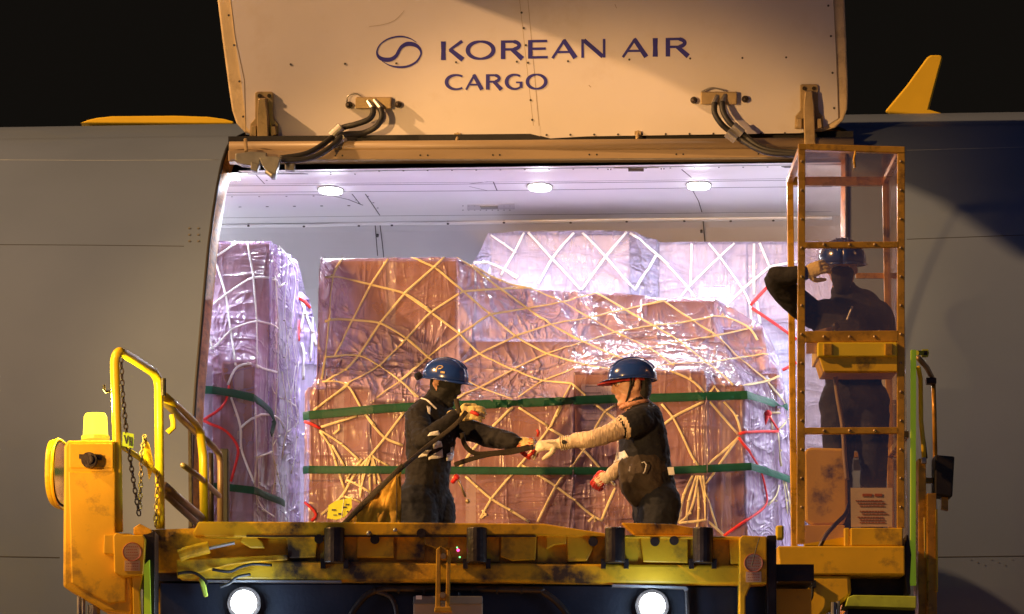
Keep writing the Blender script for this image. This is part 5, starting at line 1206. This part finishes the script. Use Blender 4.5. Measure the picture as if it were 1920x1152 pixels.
sh2, el2, wr2 = V3(1196,792,Y2-.17), V3(1118,820,Y2-.30), V3(1048,833,Y2-.26)
mid = sh2.lerp(el2, .42)
parts.append(([V3(1208,784,Y2-.08), sh2, sh2.lerp(mid, .7)], [(.078,.078),(.078,.080),(.074,.076)], (0,0,1), 0))
parts.append(([sh2.lerp(el2, .30), mid, el2+Vector((0,0,-.005)), el2.lerp(wr2, .45), wr2], [(.056,.058),(.058,.060),(.048,.050),(.045,.046),(.032,.034)], (0,0,1), 3))
# far arm hanging, hand in front of the belly
sh2b, el2b, wr2b = V3(1200,800,Y2+.16), V3(1180,860,Y2+.10), V3(1146,890,Y2+.02)
parts.append(([V3(1206,790,Y2+.08), sh2b, sh2b.lerp(el2b, .5), el2b, wr2b], [(.07,.07),(.070,.072),(.058,.060),(.050,.052),(.036,.038)], (0,0,1), 3))
parts += head_parts(hc2, hf2, hu2, 4, 4, 4, V3(1194,768,Y2))
b2 = lofts_to_mesh('body', parts, .0085, [M['cloth'], M['trousers'], M['mask'], M['sleeve'], M['skin']], p2, disp=(.0055, 13), smooth_it=3)
bv2 = world_bvh(b2)
eyes(hc2, hf2, hu2, p2)
q = MB(); sdv = hf2.normalized().cross(hu2.normalized())
# hair at the back and sides
lofts_to_mesh('hair', [([hc2-hf2*.055+Vector((0,0,-.085)), hc2-hf2*.062+Vector((0,0,-.03)), hc2-hf2*.05+Vector((0,0,.05))], [(.060,.042),(.072,.055),(.074,.06)], sdv, 0),
    ([hc2+Vector((0,-.073,-.01))-hf2*.035, hc2+Vector((0,-.073,.03)), hc2+hf2*.03+Vector((0,-.068,.05))], [(.018,.010),(.03,.010),(.03,.012)], hf2, 0)], .006, [M['hair']], p2, smooth_it=1)
h2, hr2 = helmet(hc2+Vector((.006,0,.012)), hf2*.98+Vector((0,0,.05)), hu2, p2, .94)
hb2 = world_bvh(h2)
# cap peak under the helmet and cap band
q = MB(); ff = hf2.normalized(); uu = (hu2-ff*hu2.dot(ff)).normalized(); ss = ff.cross(uu); rr_ = []
for i in range(9):
    t = i/8; row = []
    for j in range(13):
        b = lerp(-1.15, 1.15, j/12); rad_ = .100+t*.095*math.cos(b)**.7; row.append(hc2+ff*(rad_*math.cos(b)+.005)+ss*(.088*math.sin(b))+uu*(.042-t*.030*math.cos(b)-.018*math.sin(b)**2))
    rr_.append(row)
q.grid(rr_); cp = q.build('cap_peak', M['redcap'], p2, smooth=True, solid=.004)
q = MB(); q.grid([[hc2+ff*(.108*math.cos(b))+ss*(.088*math.sin(b))+uu*h_ for b in [2*PI*j/30 for j in range(31)]] for h_ in (.012,.035,.062)]); q.build('cap_band', M['redcap'], cp, smooth=True, solid=.003)
q = MB(); q.tube([V3(1134,714,Y2-.05), V3(1142,712,Y2-.06), V3(1150,711,Y2-.07)], .003, 6); q.build('cap_embroidery', M['bronze'], cp)
# glasses, chin strap
q = MB()
for sg in (-1, 1):
    c_ = hc2+ff*.104+uu*.008+ss*.032*sg; q.tube([c_+ss*(.022*math.cos(a))+uu*(.015*math.sin(a))+ff*(-.004*abs(math.cos(a))) for a in [2*PI*k/20 for k in range(21)]], .0018, 6, False)
q.tube([hc2+ff*.100+uu*.010+ss*-.055, hc2+ff*.04+uu*.010+ss*-.080, hc2-ff*.01+uu*.008+ss*-.084], .0018, 6); q.tube([hc2+ff*.100+uu*.010+ss*.055, hc2+ff*.04+uu*.010+ss*.080, hc2-ff*.01+uu*.008+ss*.084], .0018, 6)
q.tube([hc2+ff*.106+uu*.010-ss*.01, hc2+ff*.108+uu*.012, hc2+ff*.106+uu*.010+ss*.01], .0018, 6); q.build('glasses', M['grease'], p2, smooth=True)
q = MB()
for sg in (-1, 1): q.tube([hc2+ff*.02+uu*.06+ss*.092*sg, hc2+ff*.030-uu*.02+ss*.083*sg, hc2+ff*.045-uu*.08+ss*.060*sg, hc2+ff*.055-uu*.128], .006, 8, True, .4)
q.tube([hc2+ff*.0+uu*.05-ss*.09, hc2+ff*.02-uu*.02-ss*.084], .005, 8); q.build('chin_strap', M['black'], h2, smooth=True)
q = MB(); nk = V3(1190,758,Y2); q.tube([nk+Vector((.078*math.cos(a), .074*math.sin(a), .018*math.cos(a)-.004)) for a in [2*PI*k/24 for k in range(25)]], .013, 8, False); q.build('neck_scarf', M['collar'], p2, smooth=True)
g2 = lofts_to_mesh('glove', hand_parts(wr2, (-.96,-.10,-.10), (0.1,-.6,.8), .55, 0, 1.08, 1, thumb_side=-1), .0042, [M['glove_w'], M['glove_w']], p2, smooth_it=1)
q = MB(); dd2 = (wr2-el2).normalized()
for k in range(5): 
    c_ = wr2-dd2*(.012+.012*k); a1_ = dd2.orthogonal().normalized(); a2_ = dd2.cross(a1_); q.tube([c_+a1_*(.037*math.cos(a))+a2_*(.037*math.sin(a)) for a in [2*PI*j/20 for j in range(21)]], .004, 6, False)
q.build('glove_cuff', M['glove_w'], g2, smooth=True)
q = MB(); q.tube([W(1057,829,wr2.y-.045), W(1057,829,wr2.y-.06)], .012, 14); q.build('sleeve_emblem', M['black'], p2)
q = MB(); q.tube([V3(1008,818,Y2-.30), V3(1010,811,Y2-.32), V3(1007,806,Y2-.32)], .008, 8); q.tube([V3(1003,845,Y2-.30), V3(996,852,Y2-.31), V3(990,856,Y2-.31)], .010, 8); q.build('glove_fingertip', M['gred'], g2, smooth=True)
g2b = lofts_to_mesh('glove', hand_parts(wr2b, (-.75,-.1,-.45), (-.3,-.9,.2), .8, 0, .95, 1, thumb_side=1), .0042, [M['glove_w'], M['gred']], p2, smooth_it=1)
# vest front with reflective square, jacket tied round the waist
surface_patch('reflective_patch', M['reflect'], p2, bv2, [(1152,853),(1172,845),(1180,857),(1154,868)], .007)
surface_patch('reflective_patch', M['reflect'], p2, bv2, [(1154,832),(1160,828),(1158,848),(1153,850)], .007, 3, 3)
lofts_to_mesh('tied_jacket', [([V3(1210,868,Y2), V3(1208,900,Y2-.01), V3(1218,935,Y2-.01), V3(1222,950,Y2-.01)], [(.158,.140),(.162,.142),(.154,.112),(.13,.055)], s2, 0),
    ([V3(1166,872,Y2-.06), V3(1174,912,Y2-.10), V3(1192,948,Y2-.08)], [(.022,.03),(.030,.035),(.012,.02)], (1,0,0), 0)], .010, [M['jacket']], p2, disp=(.008, 9))
q = MB(); q.tube([V3(x, y, Y2-.20) for x, y in ((1203,868),(1208,866),(1212,872),(1209,884),(1206,888))], .004, 6); q.tube([V3(1181,875,Y2-.20), V3(1180,884,Y2-.20)], .004, 6); q.build('jacket_zip', M['reflect'], p2)
q = MB(); q.pp([(1251,876),(1263,876),(1265,890),(1254,891)], Y2-.10, .05); q.build('printed_tag', M['reflect'], p2)

# ---- operator behind the cage glass
Y3 = -1.55
p3 = empty('person', (W(1590,900,Y3).x, Y3, W(1590,1024,YF).z)); tag(p3, 'operator in black with visored blue helmet behind the cage glass, right elbow raised', 'person')
zf = W(1590,1024,YF).z; hc3 = V3(1579,502,Y3); s3 = Vector((1,0,0))
parts = [([V3(1600,770,Y3), V3(1601,740,Y3), V3(1600,700,Y3), V3(1597,660,Y3), V3(1594,620,Y3), V3(1592,590,Y3), V3(1590,566,Y3), V3(1585,550,Y3)],
          [(.145,.115),(.16,.12),(.155,.12),(.17,.125),(.20,.13),(.205,.125),(.165,.10),(.08,.08)], s3, 0)]
for sg in (-1, 1):
    h0 = V3(1602,750,Y3)+s3*.085*sg; kn = Vector((h0.x+.01*sg, h0.y-.04, zf+.48)); an = Vector((h0.x, h0.y+.02, zf+.08))
    parts.append(([h0, h0.lerp(kn, .5), kn, kn.lerp(an, .5), an], [(.11,.11),(.095,.10),(.076,.08),(.068,.07),(.056,.06)], s3, 1))
    parts.append(([an+Vector((0,0,-.02)), an+Vector((0,-.08,-.035)), an+Vector((0,-.16,-.04))], [(.045,.05),(.046,.038),(.040,.028)], s3, 2))
sh3, el3, wr3 = V3(1527,590,Y3), V3(1452,523,Y3-.10), V3(1508,513,Y3-.22)
parts.append(([V3(1545,585,Y3), sh3, sh3.lerp(el3, .5)+Vector((0,0,-.02)), el3, el3.lerp(wr3, .5), wr3], [(.075,.075),(.078,.080),(.074,.078),(.060,.060),(.052,.054),(.040,.042)], (0,1,0), 0))
sh3b, el3b, wr3b = V3(1648,592,Y3), V3(1672,668,Y3-.02), V3(1606,648,Y3-.30)
parts.append(([V3(1630,585,Y3), sh3b, sh3b.lerp(el3b, .5), el3b, wr3b], [(.07,.07),(.076,.078),(.064,.066),(.056,.058),(.040,.042)], (0,1,0), 0))
f3 = Vector((-.08,-1,-.25)); parts += head_parts(hc3, f3, (0,-.12,1), 4, 4, 3, V3(1586,556,Y3))
b3 = lofts_to_mesh('body', parts, .0095, [M['cloth2'], M['trousers'], M['mask'], M['mask'], M['skin']], p3, disp=(.006, 9)); eyes(hc3, f3, (0,-.12,1), p3)
lofts_to_mesh('face_mask', [([hc3+Vector((-.01,-.055,-.125)), hc3+Vector((-.008,-.068,-.07)), hc3+Vector((-.006,-.075,-.035))], [(.045,.05),(.060,.05),(.066,.036)], s3, 0)], .006, [M['mask']], p3, smooth_it=1)
h3, hr3 = helmet(hc3+Vector((0,0,.0)), Vector((-.06,-1,-.10)), (0,-.1,1), p3, 1.08)
q = MB(); c_ = hc3+Vector((-.01,-.150,.075)); q.tube([c_+Vector((.028*math.cos(a), 0, .028*math.sin(a))) for a in [2*PI*k/20 for k in range(21)]], .003, 6, False); q.build('helmet_emblem', M['reflect'], h3)
lofts_to_mesh('glove', hand_parts(wr3, (.75,-.35,.25), (0,-1,.2), .6, 0, 1.0, 0, thumb_side=1), .0048, [M['glove']], p3, smooth_it=1)
lofts_to_mesh('glove', hand_parts(wr3b, (-.8,-.4,-.2), (0,-.5,.8), .6, 0, 1.0, 0, thumb_side=1), .0048, [M['glove_w']], p3, smooth_it=1)
q = MB(); q.tube([V3(1598,575,Y3-.16), V3(1588,600,Y3-.18)], .006, 6); q.build('collar_zip', M['reflect'], p3)

# ---- strap passed between the two men, webbing over the rail, canvas sheet, tag
q = MB()
for L in ([(600,1030,-2.5),(690,935,-2.4),(745,885,-1.9),(800,838,-1.55),(850,800,-1.45),(875,772,-1.40)],):
    q.tube([W(*p) for p in smooth_pts(L)], .0125, 8, True, .18)
for L in ([(852,872,-1.25),(880,862,-1.25),(920,852,-1.25),(960,848,-1.25),(1000,838,-1.28)], [(866,812,-1.3),(872,835,-1.28),(890,850,-1.25),(920,850,-1.25),(960,845,-1.25),(992,838,-1.27)], [(862,775,-1.42),(858,762,-1.42),(855,748,-1.42)]):
    q.tube([W(*p) for p in smooth_pts(L)], .0135, 8, True, .3)
tag(q.build('webbing_strap', M['strapk'], None, smooth=True), 'dark webbing strap stretched between the hands of the two men', 'strap')
YC_ = -2.6; rows_ = []
for i in range(26):
    t = i/25; xl = lerp(752, 560, t); yl = lerp(880, 1068, t); row = []
    for j in range(22):
        u = j/21; x = lerp(xl, 752, u); y = lerp(yl, lerp(882, 1110, t), u); p = W(x, y, YC_)
        p.y += .03*noise.noise(Vector((x*.05, y*.03, 0)))+.015*noise.noise(Vector((x*.12+y*.05, y*.04, 4))); row.append(p)
    rows_.append(row)
q = MB(); q.grid(rows_); cv = q.build('canvas_sheet', M['canvas'], None, smooth=True, solid=.006); tag(cv, 'triangular ochre canvas sheet hanging beside the left man above the beam', 'canvas')
q = MB(); q.tube([W(x, y, YC_-.02) for x, y in ((756,872),(700,928),(558,1068))], .013, 8, True, .35); q.build('canvas_hem', M['strapk'], cv); q = MB(); q.tube([W(x, y, YC_-.03) for x, y in ((744,892),(744,985))], .003, 5); q.build('stitching', M['strapk'], cv)
q = MB(); q.pp([(616,948),(628,940),(646,936),(659,934),(660,952),(646,970),(630,975),(613,972)], .12, .012); yt = q.build('yellow_tag', M['skirt'], None); tag(yt, 'crumpled yellow green paper tag tied low on the left of the central load', 'tag')
q = MB()
for a in ((622,955,630,958),(634,962,641,966),(648,945,655,948),(625,965,631,967),(642,950,650,953),(650,958,653,961)): q.pbox(*a, .117, .002)
q.build('tag_print', M['ink'], yt); q = MB(); q.tube([W(645,936,.115), W(640,972,.115)], .002, 5); q.build('tag_fold', M['net_white'], yt)

# ================================================================== tidy the hierarchy
def split_loose(o):
    me = o.data; par = list(range(len(me.vertices)))
    def f(x):
        while par[x] != x: par[x] = par[par[x]]; x = par[x]
        return x
    for e in me.edges:
        a, b = f(e.vertices[0]), f(e.vertices[1])
        if a != b: par[a] = b
    groups = {}
    for p in me.polygons: groups.setdefault(f(p.vertices[0]), []).append(p)
    if len(groups) < 2: return
    for gi, ps in enumerate(list(groups.values())):
        idx = {}; vs = []; fs = []
        for p in ps:
            t = []
            for v in p.vertices:
                if v not in idx: idx[v] = len(vs); vs.append(tuple(me.vertices[v].co))
                t.append(idx[v])
            fs.append(t)
        nm = bpy.data.meshes.new(me.name); nm.from_pydata(vs, [], fs)
        for m in me.materials: nm.materials.append(m)
        nm.polygons.foreach_set('use_smooth', [p.use_smooth for p in ps]); nm.update()
        if gi == 0: keep = nm
        else:
            c = o.copy(); c.data = nm; COL.objects.link(c); c.parent = o.parent
    o.data = keep
SPLIT = ('door_seal','opening_rim','skin_joint','skin_crease','hinge_lug','hinge_bolt','hose_clamp','hose_clip','hose_coupling','latch_pin','lift_leg','lift_rod','pocket_recess','roller_bracket','side_lining','panel_seam','wall_seam','beam_stud','helmet_ridge','door_hook')
for o in [o for o in bpy.data.objects if o.type == 'MESH' and o.name.split('.')[0] in SPLIT]: split_loose(o)
def depth(o):
    d = 1
    while o.parent: o = o.parent; d += 1
    return d
for o in list(bpy.data.objects):
    while depth(o) > (4 if o.type == 'LIGHT' else 3) and o.parent.parent: o.parent = o.parent.parent
